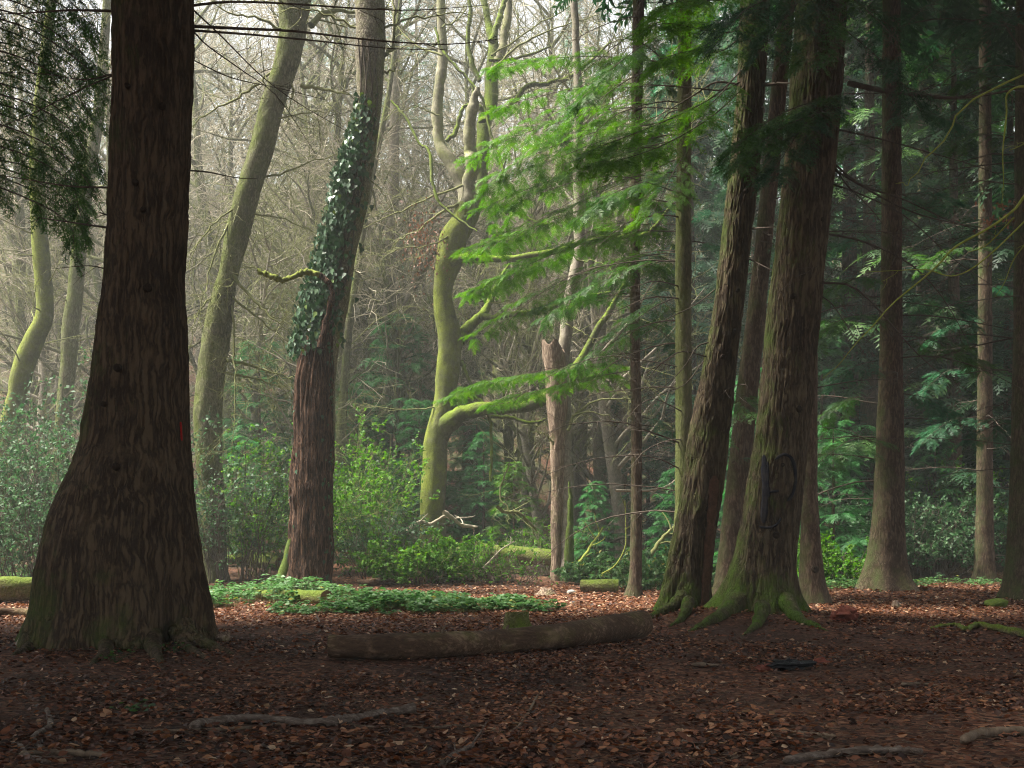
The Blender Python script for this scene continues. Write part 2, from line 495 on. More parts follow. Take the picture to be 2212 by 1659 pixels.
def ground_mat():
    m, nt, out = newmat('forest_floor')
    b = N(nt)
    tc = b.n('TexCoord').outputs['Object']
    vo = b.n('TexVoronoi'); b.set(vo, Scale=26.0, Randomness=1.0); b.link(tc, vo.inputs['Vector'])
    sepc = b.n('SeparateColor'); b.link(vo.outputs['Color'], sepc.inputs[0])
    leafc = b.ramp(sepc.outputs[0], [(0.0, (0.020, 0.010, 0.008)), (0.35, (0.075, 0.030, 0.019)), (0.7, (0.17, 0.065, 0.034)), (1.0, (0.30, 0.16, 0.10))])
    fine = b.noise(tc, 60, 6, 0.75)
    soil = b.ramp(fine, [(0.3, (0.016, 0.009, 0.007)), (0.6, (0.052, 0.029, 0.021)), (0.85, (0.13, 0.078, 0.055))])
    patch = b.noise(tc, 0.55, 5, 0.65)
    pm = b.ramp(patch, [(0.40, (0, 0, 0)), (0.60, (1, 1, 1))])
    col = b.mix(b.math('ADD', b.math('MULTIPLY', pm, 0.6), 0.15), soil, leafc)
    # green growth beyond the leaf carpet
    g = b.noise(tc, 0.8, 4)
    sp = b.n('SeparateXYZ'); b.link(tc, sp.inputs[0])
    far = b.math('MULTIPLY', b.math('SUBTRACT', sp.outputs[1], 27.0), 0.12, True)
    gm = b.math('MULTIPLY', far, b.ramp(g, [(0.42, (0, 0, 0)), (0.62, (1, 1, 1))]))
    col = b.mix(b.math('MULTIPLY', gm, 0.5), col, (0.045, 0.085, 0.03))
    bp = b.n('Bump'); b.set(bp, Strength=0.7, Distance=0.03)
    b.link(b.math('ADD', fine, vo.outputs['Distance']), bp.inputs['Height'])
    pr = b.n('BsdfPrincipled'); b.set(pr, Roughness=0.95); pr.inputs['Specular IOR Level'].default_value = 0.12
    b.link(col, pr.inputs['Base Color']); b.link(bp.outputs[0], pr.inputs['Normal'])
    b.link(pr.outputs[0], out.inputs[0])
    return m


M['ground'] = ground_mat()

# ------------------------------------------------------------------ ground
def build_ground():
    def axis(a, b, dense0, dense1, fine, coarse):
        x = [a]
        while x[-1] < b:
            c = x[-1]
            d = 0 if dense0 <= c <= dense1 else min(abs(c - dense0), abs(c - dense1))
            x.append(c + min(coarse, fine + d * 0.06))
        return np.array(x)
    xs = axis(-170, 170, -9, 11, 0.17, 6)
    ys = axis(-120, 260, 5, 28, 0.17, 6)
    X, Y = np.meshgrid(xs, ys)
    Z = terr(X, Y) + 0.02 * (vnoise(X * 5 + 30, Y * 5 + 30, seed=5) - 0.5)
    V = np.stack([X, Y, Z], -1).reshape(-1, 3)
    nx, ny = len(xs), len(ys)
    i, j = np.meshgrid(np.arange(nx - 1), np.arange(ny - 1))
    a = (j * nx + i).ravel()
    F = np.stack([a, a + 1, a + nx + 1, a + nx], -1)
    g = Geo(); g.add(V, F)
    o = obj('ground', g.mesh('ground', M['ground']))
    o['kind'] = 'structure'
    return o


ground = build_ground()

# leaf templates: local x along the leaf, z up
def leaf_template(curl=0.25, w=0.30):
    xs = np.array([0, 0.28, 0.62, 1.0]); ws = np.array([0.02, w, w * 0.9, 0.01])
    rows = []
    for x, ww in zip(xs, ws):
        zc = curl * (x - 0.5) ** 2 - curl * 0.1
        rows += [(x - 0.5, -ww, zc + ww * 0.45), (x - 0.5, 0, zc), (x - 0.5, ww, zc + ww * 0.45)]
    V = np.array(rows)
    F = []
    for k in range(3):
        b = k * 3
        F += [(b, b + 3, b + 4, b + 1), (b + 1, b + 4, b + 5, b + 2)]
    return V, np.array(F)


def place(g, tmpl, pos, X, Nn, s, a):
    """put a template at pos with axis X, normal Nn and scale s (vectorised)"""
    TV, TF = tmpl
    X = unit(X)
    Nn = unit(Nn - (Nn * X).sum(1, keepdims=True) * X)
    Yv = np.cross(Nn, X)
    s = np.broadcast_to(np.asarray(s, float), (len(pos),))
    V = pos[:, None, :] + s[:, None, None] * (TV[None, :, 0:1] * X[:, None] + TV[None, :, 1:2] * Yv[:, None] + TV[None, :, 2:3] * Nn[:, None])
    F = TF[None] + (np.arange(len(pos)) * len(TV))[:, None, None]
    g.add(V, F.reshape(-1, TF.shape[1]), np.repeat(a, len(TV)))


SIMPLE_LEAF = (np.array([(-.5, 0, 0), (0.0, -.3, .1), (.5, 0, -0.04), (0.0, .3, .1)]), np.array([(0, 1, 2, 3)]))
FOLD_LEAF = (np.array([(-.5, 0, 0), (-.1, -.3, .12), (.5, 0, .05), (-.1, .3, .12)]), np.array([(0, 1, 2), (0, 2, 3)]))
CURL_LEAF = leaf_template()


def rand_up(n, tilt):
    v = rng.standard_normal((n, 3)) * tilt
    v[:, 2] = 1.0
    return unit(v)


def litter_density(x, y):
    p = vnoise(x * 0.7 + 11, y * 0.7 + 5, seed=6) * 0.6 + vnoise(x * 2.1, y * 2.1 + 60, seed=7) * 0.4
    d = smooth(0.32, 0.62, p) * 0.88 + 0.12
    bare = np.exp(-((x - 2.9) ** 2 / 4.5 + (y - 14.5) ** 2 / 5.0)) * 0.8 + np.exp(-((x + 3.2) ** 2 / 4.0 + (y - 11.0) ** 2 / 1.5)) * 0.75
    rich = smooth(16, 19, y) * 0.9
    return np.clip(d * (1 - bare) + rich, 0.06, 1.2)


def build_litter():
    g = Geo()
    for y0, y1, dens, smin, smax, tm in ((5.2, 8, 900, 0.032, 0.064, CURL_LEAF), (8, 13, 620, 0.036, 0.066, FOLD_LEAF), (13, 20, 330, 0.045, 0.08, FOLD_LEAF), (20, 29, 150, 0.065, 0.10, FOLD_LEAF)):
        xw = y1 * 0.5
        n = int(dens * (y1 - y0) * 2 * xw)
        y = R2(y0, y1, n); x = R2(-1, 1, n) * xw
        k = (np.abs(x) < y * 0.47 + 0.4) & (rng.random(n) < litter_density(x, y))
        x, y = x[k], y[k]; n = len(x)
        if y0 > 18:
            k = rng.random(n) < np.where(x < 3, smooth(29, 24, y), smooth(30, 27, y)); x, y = x[k], y[k]; n = len(x)
        pos = np.stack([x, y, terr(x, y) + R2(0.008, 0.03, n)], -1)
        a = R2(0, 2 * np.pi, n)
        X = np.stack([np.cos(a), np.sin(a), R2(-.3, .3, n)], -1)
        v = np.clip(rng.normal(0.40, 0.27, n) + 0.14 * smooth(13, 18, y), 0, 1)
        place(g, tm, pos, X, rand_up(n, 0.6), R2(smin, smax, n), v)
    me = g.mesh('leaf_litter', M['litter'])
    obj('leaf_litter', me, ground, kind='stuff')
    # needles and crumbs
    g = Geo()
    n = 9000
    y = 5.5 + 12 * rng.random(n) ** 1.4; x = R2(-1, 1, n) * (y * 0.47)
    a = R2(0, 2 * np.pi, n); L = R2(0.02, 0.10, n)
    p0 = np.stack([x, y, terr(x, y) + R2(0.012, 0.03, n)], -1)
    p1 = p0 + np.stack([np.cos(a) * L, np.sin(a) * L, R2(-.006, .015, n)], -1)
    tubes(g, np.stack([p0, p1], 1), 0.0022, 0.0012, 3)
    obj('twig_litter', g.mesh('twig_litter', M['stick_brown']), ground, kind='stuff')
    # the largest leaves, one by one
    metas = []
    for c, w in ((0.25, 0.30), (0.6, 0.33), (-0.35, 0.27), (0.9, 0.24)):
        gg = Geo(); V, F = leaf_template(c, w); gg.add(V, F)
        metas.append(gg.mesh('leaf', M['litter_obj']))
    n = 0
    while n < 300:
        y = R2(6.0, 8.3); x = R2(-1, 1) * y * 0.45
        if rng.random() > litter_density(np.array([x]), np.array([y]))[0]:
            continue
        o = obj('leaf', metas[n % 4], ground, (x, y, float(terr(x, y)) + R2(0.022, 0.04)))
        o.rotation_euler = (R2(-.6, .6), R2(-.6, .6), R2(0, 6.28))
        s = R2(0.055, 0.085)
        o.scale = (s, s, s)
        n += 1


build_litter()

# ------------------------------------------------------------------ trunks
def trunk_geo(g, rows, Y, ztop=None, rtop=None, sides=32, dz=0.08, flare=0.0, flare_h=0.5, lobes=5, bark=0.0, cell=0.05, vlen=0.25, lean=0.0, seed=1, zbase=None, bumps=0.03, squash=1.0, zcut=None):
    rows = sorted(rows, key=lambda r: -r[0])
    z = np.array([CAMH - (r[0] - HOR) * Y / FPX for r in rows])
    xc = np.array([((r[1] + r[2]) / 2 - CX) * Y / FPX for r in rows])
    rr = np.array([(r[2] - r[1]) / 2 * Y / FPX for r in rows])
    if ztop is not None and ztop > z[-1]:
        sl = (xc[-1] - xc[-3]) / max(z[-1] - z[-3], .1) if len(z) > 2 else 0
        z = np.append(z, ztop); xc = np.append(xc, xc[-1] + sl * 0.5 * (ztop - z[-2])); rr = np.append(rr, rtop if rtop else rr[-1] * 0.45)
    if zbase is None:
        zbase = float(terr(xc[0], Y)) - 0.15
    zvis = CAMH + HOR * Y / FPX + 0.5
    zs = [zbase]
    while zs[-1] < z[-1]:
        zs.append(zs[-1] + (dz if zs[-1] < zvis else dz * 8))
    zs = np.array(zs); zs[-1] = z[-1]
    n = len(zs)
    def itp(v):
        x = np.interp(zs, z, v)
        k = max(1, int(0.35 / dz)) | 1
        if k > 1 and n > k:
            xp = np.pad(x, k // 2, mode='edge')
            x = np.convolve(xp, np.ones(k) / k, 'valid')
        return x
    c, r = itp(xc), itp(rr)
    th = np.arange(sides) * 2 * np.pi / sides
    rs = np.random.default_rng(seed)
    zz = zs[:, None]; T = th[None, :]
    zrel = np.maximum(zs - (zbase + 0.15), 0)
    am = flare * np.exp(-zrel / flare_h)
    ph = rs.uniform(0, 6.28)
    lob = 0.6 * np.cos(lobes * T + ph + 0.4 * np.sin(zz)) + 0.4 * np.cos((lobes + 2) * T + ph * 2)
    rad = r[:, None] * (1 + am[:, None] * lob)
    pu = 8
    rad = rad * (1 + bumps * 2 * (vnoise(T / 6.2832 * pu, zz * 1.3 + seed * 7, pu, seed) - 0.5) + bumps * (vnoise(T / 6.2832 * 16, zz * 4 + seed, 16, seed + 1) - 0.5))
    if bark:
        rm = float(np.median(r))
        pu = max(8, int(2 * np.pi * rm / cell))
        wv = 1.6 * (vnoise(T / 6.2832 * (pu // 3), zz / vlen * 1.3, max(3, pu // 3), seed + 2) - 0.5)
        n1 = vnoise(T / 6.2832 * pu + wv, zz / vlen, pu, seed + 3)
        n2 = vnoise(T / 6.2832 * pu * 2 + wv * 2, zz / vlen * 2.3, pu * 2, seed + 4)
        ridge = 1 - np.abs(2 * n1 - 1) * 1.6
        rad = rad + bark * (ridge * 0.7 + (n2 - 0.5) * 0.7 - 0.3)
    V = np.zeros((n, sides, 3))
    V[..., 0] = c[:, None] + rad * np.cos(T)
    V[..., 1] = Y + lean * (zs - zbase)[:, None] + rad * np.sin(T) * squash
    V[..., 2] = zz
    if zcut is not None:      # broken top: a ragged rim
        V[..., 2] = np.minimum(V[..., 2], zcut(T + 0 * zz))
    i = np.arange(n - 1)[:, None] * sides; j = np.arange(sides)[None]; j2 = (j + 1) % sides
    F = np.stack([i + j, i + j2, i + sides + j2, i + sides + j], -1).reshape(-1, 4)
    g.add(V.reshape(-1, 3), F, 0.5)
    top = V[-1].mean(0)
    g.add(np.vstack([V[-1], top[None] - [0, 0, 0.03]]), np.stack([np.arange(sides), (np.arange(sides) + 1) % sides, np.full(sides, sides)], -1))
    f = lambda zq: (np.array([np.interp(zq, zs, c), Y + lean * (zq - zbase), zq]), float(np.interp(zq, zs, r)))
    f.zs, f.ztop = zs, zs[-1]
    return f


def tree(name, rows, Y, mat, label, cat='tree', group=None, **kw):
    g = Geo()
    f = trunk_geo(g, rows, Y, **kw)
    base, _ = f(f.zs[0] + 0.15)
    root = thing(name, base, label, cat, group)
    tr = obj('trunk', g.mesh('trunk', mat, base), root)
    root_f[root.name] = (f, base, tr)
    return root, f, base, tr


root_f = {}

# ------------------------------------------------------------------ branches and foliage
def spray_template(nsh=14, sub=0, width=0.05, L=0.42, seed=0, droop=0.22):
    """a flat feathery frond of conifer shoots: x from 0 to 1"""
    rs = np.random.default_rng(seed)
    V, F = [], []

    def blade(p, d, l, w):
        s = np.array([-d[1], d[0], 0])
        q = p + d * l * 0.45; e = p + d * l
        b = len(V)
        V.extend([p, q + s * w * 0.5, e, q - s * w * 0.5])
        F.append((b, b + 1, b + 2, b + 3))

    X = np.array([1.0, 0, 0])
    blade(np.zeros(3), X, 0.55, width); blade(np.array([0.45, 0, 0]), X, 0.55, width)
    for k in range(nsh):
        t = 0.06 + 0.9 * k / nsh
        sg = 1 if k % 2 else -1
        a = sg * (math.radians(52) + rs.normal(0, 0.12))
        l = L * (1.05 - 0.75 * t) * rs.uniform(0.8, 1.15)
        d = np.array([math.cos(a), math.sin(a), rs.normal(0, 0.12)])
        p = np.array([t, 0, 0])
        blade(p, d, l, width if not sub else width * 0.6)
        for m in range(sub):
            u = (m + 0.8) / (sub + 0.6)
            sg2 = 1 if m % 2 else -1
            a2 = a + sg2 * math.radians(48)
            d2 = np.array([math.cos(a2), math.sin(a2), rs.normal(0, 0.15)])
            blade(p + d * l * u, d2, l * 0.42 * (1.1 - 0.6 * u), width * 0.55)
    V = np.array(V)
    V[:, 2] -= droop * (V[:, 0] ** 2) + 0.5 * V[:, 1] ** 2 * droop
    return V, np.array(F)


SPRAY = {0: spray_template(9, 0, 0.085, 0.5, 1), 1: spray_template(22, 0, 0.040, 0.40, 2), 2: spray_template(10, 3, 0.055, 0.45, 3), 3: spray_template(7, 0, 0.30, 0.75, 4)}


def hem_wood(path, r0, width, per_m=5.0, droop=-0.25, tmin=0.12, flat=0.25):
    """side shoots of a branch: paths (B, n, 3)"""
    path = np.asarray(path)
    L = np.linalg.norm(np.diff(path, axis=0), axis=1).sum()
    c = max(4, int(L * per_m))
    p, d, par, t = sample(path[None], c, tmin, 0.97)
    side = np.cross(d, np.array([0, 0, 1.0])); side = unit(side)
    sg = np.where(np.arange(len(p)) % 2, 1, -1)[:, None]
    dd = unit(side * sg * 0.85 + d * 0.6 + rng.standard_normal(d.shape) * 0.15 * np.array([1, 1, flat]))
    ln = width * (1.1 - 0.85 * t) * R2(0.65, 1.2, len(p))
    sp = grow(p, dd, ln, 5, 0.08, (0, 0, droop))
    return sp


def hem_branch(root, base, path, r0, width, mat, lod=1, per_m=5.0, sprays=4, size=0.34, twig='twig_dark', droop=-0.35, tmin=0.12, name='branch'):
    gw, gf = Geo(), Geo()
    path = np.asarray(path)
    tubes(gw, path, r0, r0 * 0.2, 5)
    sp = hem_wood(path, r0, width, per_m, droop, tmin)
    tubes(gw, sp, r0 * 0.28, r0 * 0.06, 3)
    p, d, par, t = sample(sp, sprays, 0.15, 1.0)
    side = unit(np.cross(d, np.array([0, 0, 1.0])))
    sg = np.where(np.arange(len(p)) % 2, 1, -1)[:, None]
    X = unit(d * 0.85 + side * sg * 0.6 + rng.standard_normal(d.shape) * 0.12 + np.array([0, 0, -0.12]))
    s = size * R2(0.65, 1.2, len(p))
    place(gf, SPRAY[lod], p, X, rand_up(len(p), 0.22), s, np.clip(rng.normal(0.5, 0.22, len(p)), 0, 1))
    # tip fronds
    tp = sp[:, -1]; td = unit(sp[:, -1] - sp[:, -2])
    place(gf, SPRAY[lod], tp, td + np.array([0, 0, -0.1]), rand_up(len(tp), 0.2), size * 1.1, np.clip(rng.normal(0.6, 0.2, len(tp)), 0, 1))
    b = obj(name, gw.mesh(name, M[twig], base), root)
    obj('foliage', gf.mesh('foliage', mat, base), b)
    return b


def dead_branch(root, base, path, r0, twig='twig_dark', dens=4.0, ln=0.5, sub=3, name='dead_branch', k=5, droop=-0.15, wob=0.12, flat=0.4, leaves=None):
    gw = Geo()
    path = np.asarray(path)
    tubes(gw, path, r0, max(r0 * 0.18, 0.003), k)
    L = np.linalg.norm(np.diff(path, axis=0), axis=1).sum()
    c = max(2, int(L * dens))
    p, d, par, t = sample(path[None], c, 0.12, 0.98)
    sp = grow(p, spread(d, R2(0.6, 1.1, len(p)), flat), ln * (1.2 - 0.7 * t) * R2(0.4, 1.3, len(p)), 6, wob, (0, 0, droop))
    tubes(gw, sp, max(r0 * 0.3, 0.0035), 0.002, 3)
    if sub:
        p, d, par, t = sample(sp, sub, 0.2, 0.95)
        sq = grow(p, spread(d, R2(0.5, 1.0, len(p)), flat), ln * 0.4 * R2(0.4, 1.3, len(p)), 4, wob, (0, 0, droop))
        tubes(gw, sq, max(r0 * 0.15, 0.0028), 0.0018, 3)
    return obj(name, gw.mesh(name, M[twig], base), root)


def px(Y, *pts, dY=0.0):
    """photograph points as world points, from depth Y to Y + dY"""
    n = len(pts)
    return np.array([P(a, b, Y + dY * i / max(n - 1, 1)) for i, (a, b) in enumerate(pts)])


def knots(root, base, f, zs, angs, r, mat):
    for z, a in zip(zs, angs):
        c, rr = f(z)
        d = np.array([math.cos(a), math.sin(a), 0.15])
        g = Geo()
        p = c + d * rr * 0.93
        q = np.stack([p, p + d * rr * 0.07, p + d * (rr * 0.07 + 0.018), p + d * (rr * 0.07 + 0.004)])
        q[:, 2] += np.array([0, 0, 0.004, 0])
        tubes_r(g, q[None], np.array([[r * 1.5, r * 1.3, r * 0.8, 0.003]]) * R2(0.6, 1.1), 9)
        obj('knot', g.mesh('knot', mat, base), root)


def crown_mesh(z0, z1, rad, nb, seed, mat, lod=3, size=0.9, sprays=5, per_m=2.2, droop=-0.5, upper=0.25, wood='twig_dark'):
    """branch whorls with needles around the z axis, local coordinates"""
    gf = Geo()
    t = np.linspace(0, 1, nb) ** 0.9
    z = z0 + (z1 - z0) * t
    a = np.arange(nb) * 2.39996 + rng.normal(0, 0.3, nb)
    L = rad * (1 - t * (1 - upper)) * R2(0.75, 1.15, nb)
    P0 = np.stack([0.15 * np.cos(a), 0.15 * np.sin(a), z], -1)
    D = np.stack([np.cos(a), np.sin(a), 0.15 + 0.35 * t], -1)
    br = grow(P0, D, L, 7, 0.06, (0, 0, droop))
    tubes(gf, br, 0.035 * size, 0.008, 4, a=0.0)
    for k in range(nb):
        sp = hem_wood(br[k], 0.02, L[k] * 0.42, per_m, -0.4, 0.15)
        p, d, par, tt = sample(sp, sprays, 0.1, 1.0)
        side = unit(np.cross(d, np.array([0, 0, 1.0])))
        sg = np.where(np.arange(len(p)) % 2, 1, -1)[:, None]
        X = unit(d * 0.85 + side * sg * 0.6 + rng.standard_normal(d.shape) * 0.15 + np.array([0, 0, -0.15]))
        place(gf, SPRAY[lod], p, X, rand_up(len(p), 0.25), size * R2(0.6, 1.2, len(p)), np.clip(rng.normal(0.5, 0.22, len(p)), 0, 1))
    return gf.mesh('crown', mat)


CROWN_HIGH = [crown_mesh(0, 13, 4.6, 70, 1, M['spruce'], 0, 0.85, 6, 2.6), crown_mesh(0, 12, 4.2, 62, 2, M['spruce'], 0, 0.85, 6, 2.6), crown_mesh(0, 12, 4.6, 76, 1, M['spruce'], 3, 1.0, 5, 2.6)]


def add_crown(root, base, f, z, k=0, s=1.0, rot=None):
    c, r = f(z)
    o = obj('crown', CROWN_HIGH[k], root, c - base)
    o.rotation_euler = (0, 0, R2(0, 6.28) if rot is None else rot)
    o.scale = (s, s, s)
    return o


def random_dead(root, base, f, n, z0, z1, lmin, lmax, r=0.012, twig='twig_dark', azr=None, dens=4, ln=0.45, droop=-0.5, up=0.1, sub=3):
    for k in range(n):
        z = z0 + (z1 - z0) * (k + rng.random()) / n
        c, rr = f(z)
        a = R2(0, 2 * np.pi) if azr is None else R2(*azr)
        d = np.array([math.cos(a), math.sin(a), up + R2(-.15, .2)])
        L = R2(lmin, lmax)
        path = grow(c + np.array([math.cos(a), math.sin(a), 0]) * rr * 0.8, d, L, 9, 0.07, (0, 0, droop))[0]
        dead_branch(root, base, path, r * R2(0.7, 1.4), twig, dens, ln, sub)


# ---- the great conifer on the left
A_rows = [(0, 245, 418), (200, 244, 415), (400, 240, 405), (600, 226, 396), (700, 212, 402), (819, 198, 405), (963, 171, 409), (1107, 116, 425), (1206, 90, 437), (1314, 74, 446), (1375, 55, 458), (1404, 40, 470), (1425, 30, 480)]
A, fA, bA, trA = tree('conifer_tree', A_rows, 12.8, M['bark_big'], 'huge dark conifer with wide flared base and furrowed bark, red dab on its side', ztop=25, sides=220, dz=0.034, flare=0.17, flare_h=0.7, lobes=6, bark=0.019, cell=0.034, vlen=0.26, seed=11, bumps=0.035, squash=0.9)
add_crown(A, bA, fA, 13.2, 2, 1.15)
knots(A, bA, fA, [6.1, 5.05, 4.75, 3.9, 3.0, 5.9, 2.6, 1.9], [-1.9, -1.6, -1.35, -1.15, -1.7, -1.0, -1.9, -1.45], 0.035, M['knot'])
for pts, r, dn, tw in ((((412, 57), (520, 62), (640, 68), (796, 86), (960, 96), (1080, 84)), 0.020, 1.2, 0.45), (((414, 66), (530, 74), (680, 88), (830, 104), (960, 108)), 0.016, 1.2, 0.4),
                   (((416, 12), (500, 4), (620, 8), (770, 18), (900, 22), (1060, 10)), 0.017, 1.5, 0.45), (((365, 367), (402, 368), (450, 372), (510, 384), (556, 386)), 0.014, 1.0, 0.25),
                   (((420, 70), (450, 100), (520, 150), (600, 210), (680, 330)), 0.010, 3.0, 0.5), (((416, 20), (480, 80), (560, 160), (640, 220), (760, 290)), 0.010, 3.0, 0.5),
                   (((418, 130), (500, 168), (600, 190), (700, 215)), 0.008, 3.0, 0.4)):
    dead_branch(A, bA, curve(px(12.9, *pts, dY=-0.5), 16), r, 'twig_dark', dn, tw, 2, flat=1.0)
for pts, r in ((((270, 24), (150, 22), (60, 28), (-40, 32)), 0.018), (((243, 160), (180, 172), (100, 160), (-30, 155)), 0.010), (((243, 163), (160, 200), (60, 250), (-40, 290)), 0.010),
               (((238, 405), (150, 402), (60, 388), (-40, 372)), 0.013), (((236, 492), (180, 484), (110, 474), (76, 468)), 0.014), (((248, 467), (228, 463), (212, 458)), 0.018), (((226, 580), (190, 574), (120, 580)), 0.008)):
    dead_branch(A, bA, curve(px(12.8, *pts, dY=-0.3), 12), r, 'twig_dark', 2.0, 0.35, 2, flat=1.0)


def patch_on(f, Y, pts, w, thick=0.012, extra=0.03):
    """a thin raised strip that follows the front of a trunk, through photograph points"""
    V = []
    for (a, b_) in pts:
        z = CAMH - (b_ - HOR) * Y / FPX
        x = (a - CX) * Y / FPX
        c, r = f(z)
        u = np.clip((x - c[0]) / r, -0.97, 0.97)
        V.append([x, c[1] - r * math.sqrt(1 - u * u) - extra, z])
    V = np.array(V)
    return V


def paint(root, base, f, Y, pts, w, mat, name, n=24, squash=1.0, extra=0.02):
    V = curve(patch_on(f, Y, pts, w), n)
    for i in range(n):     # keep on the bark
        c, r = f(V[i, 2])
        u = np.clip((V[i, 0] - c[0]) / r, -0.98, 0.98)
        V[i, 1] = c[1] - r * math.sqrt(1 - u * u) * squash - extra
    g = Geo()
    ww = w * (0.8 + 0.4 * rng.random(n))
    ww[0] *= 0.3; ww[-1] *= 0.3
    T = unit(np.gradient(V, axis=0))
    Nn = np.array([(v - f(v[2])[0]) * np.array([1, 1, 0]) for v in V]); Nn = unit(Nn)
    S = unit(np.cross(T, Nn))
    ring = np.stack([V + S * ww[:, None], V + Nn * 0.004 + S * ww[:, None] * 0.4, V + Nn * 0.004 - S * ww[:, None] * 0.4, V - S * ww[:, None], V - Nn * 0.03 - S * ww[:, None] * 0.8, V - Nn * 0.03 + S * ww[:, None] * 0.8], 1)
    i = np.arange(n - 1)[:, None] * 6; j = np.arange(6)[None]; j2 = (j + 1) % 6
    g.add(ring.reshape(-1, 3), np.stack([i + j, i + j2, i + 6 + j2, i + 6 + j], -1).reshape(-1, 4))
    return obj(name, g.mesh(name, mat, base), root)


paint(A, bA, fA, 12.8, [(402, 915), (403, 935), (404, 955)], 0.012, M['paint_red'], 'paint_mark', 10, 0.9, 0.03)
paint(A, bA, fA, 12.8, [(58, 1408), (70, 1392), (84, 1372), (94, 1356)], 0.03, M['barescar'], 'bare_wood_scar', 12, 0.9, 0.03)


def roots(root, base, mat, lst):
    for pts, r in lst:
        p = np.array([G(a, b_) for a, b_ in pts])
        d0 = p[0] - p[1]; p = np.vstack([p[0] + d0 * 0.9 + [0, 0, r * 0.9], p, p[-1] + (p[-1] - p[-2]) * 0.9])
        p[1:, 2] = terr(p[1:, 0], p[1:, 1])
        p[:, 2] += np.linspace(r * 0.5, -r * 0.15, len(p))
        g = Geo(); path = curve(p, 16); path[1:-1] += rng.normal(0, r * .06, path[1:-1].shape)
        tubes_r(g, path[None], (r * np.linspace(1, 0.12, 16) ** 1.2)[None] * (1 + 0.06 * rng.standard_normal((1, 16))), 14)
        obj('root', g.mesh('root', mat, base), root)


roots(A, bA, M['bark_root'], ((((420, 1396), (455, 1402), (478, 1408), (500, 1414)), 0.13), (((330, 1398), (335, 1416), (345, 1432)), 0.13), (((230, 1400), (225, 1416), (205, 1430)), 0.12), (((110, 1390), (70, 1402), (38, 1412)), 0.13), (((400, 1400), (425, 1416), (440, 1424)), 0.09)))

# ---- the two leaning conifers on the right
G_rows = [(-60, 1603, 1664), (0, 1600, 1661), (180, 1594, 1652), (360, 1578, 1639), (540, 1556, 1619), (639, 1544, 1609), (747, 1528, 1596), (855, 1506, 1583), (963, 1484, 1571), (1071, 1468, 1560), (1134, 1456, 1549), (1206, 1443, 1540), (1278, 1430, 1536), (1310, 1418, 1538), (1335, 1400, 1542)]
Gt, fG, bG, trG = tree('conifer_tree', G_rows, 17.3, M['bark_pair'], 'leaning dark conifer with hollowed foot, left one of the close pair behind the bare log', ztop=26, sides=150, dz=0.04, flare=0.16, flare_h=0.6, lobes=4, bark=0.021, cell=0.036, vlen=0.28, seed=21, bumps=0.06)
add_crown(Gt, bG, fG, 15.5, 2, 1.1)
H_rows = [(-60, 1725, 1832), (0, 1722, 1830), (180, 1709, 1821), (288, 1704, 1808), (432, 1686, 1796), (576, 1673, 1780), (639, 1664, 1776), (747, 1652, 1765), (855, 1641, 1754), (963, 1630, 1742), (1071, 1612, 1731), (1134, 1601, 1726), (1206, 1585, 1717), (1278, 1560, 1724), (1314, 1538, 1736), (1343, 1510, 1753)]
H, fH, bH, trH = tree('conifer_tree', H_rows, 16.5, M['bark_pair'], 'thick leaning conifer with green moss round its foot and dark spray-painted mark', ztop=26, sides=180, dz=0.035, flare=0.20, flare_h=0.45, lobes=5, bark=0.020, cell=0.036, vlen=0.28, seed=31, bumps=0.04)
add_crown(H, bH, fH, 15.5, 2, 1.1)
for pts, w in (([(1641, 985), (1640, 1020), (1641, 1060), (1639, 1095), (1636, 1130)], 0.045), ([(1647, 1000), (1646, 1040), (1648, 1075)], 0.016), ([(1661, 996), (1678, 986), (1694, 992), (1703, 1010), (1706, 1040), (1700, 1066), (1688, 1084)], 0.022), ([(1640, 1066), (1656, 1064), (1668, 1062)], 0.018), ([(1628, 1138), (1645, 1140), (1662, 1134), (1672, 1120)], 0.016)):
    paint(H, bH, fH, 16.5, pts, w, M['paint_blue'], 'paint_mark', 20, 1.0, 0.024)
knots(Gt, bG, fG, [4.9, 4.3, 3.9, 6.4, 1.6], [-1.2, -1.1, -1.6, -1.4, -1.3], 0.04, M['knot'])
knots(H, bH, fH, [3.0, 4.6, 5.7, 2.2, 6.9, 1.2], [-1.2, -1.9, -1.0, -1.6, -1.1, -1.5], 0.04, M['knot'])
roots(Gt, bG, M['bark_pair'], ((((1450, 1322), (1420, 1330), (1392, 1340)), 0.13), (((1480, 1330), (1470, 1342), (1455, 1350)), 0.10)))
roots(H, bH, M['bark_pair'], ((((1580, 1325), (1545, 1342), (1508, 1358)), 0.17), (((1640, 1345), (1632, 1356), (1615, 1368)), 0.11), (((1715, 1335), (1740, 1348), (1768, 1356)), 0.13)))
paint(Gt, bG, fG, 17.3, [(1536, 1030), (1530, 1110), (1524, 1190), (1518, 1260), (1514, 1325)], 0.085, M['darkcut'], 'hollow_shade', 30, 1.0, 0.025)  # raised dark strip standing in for the shade inside the trunk's cavity
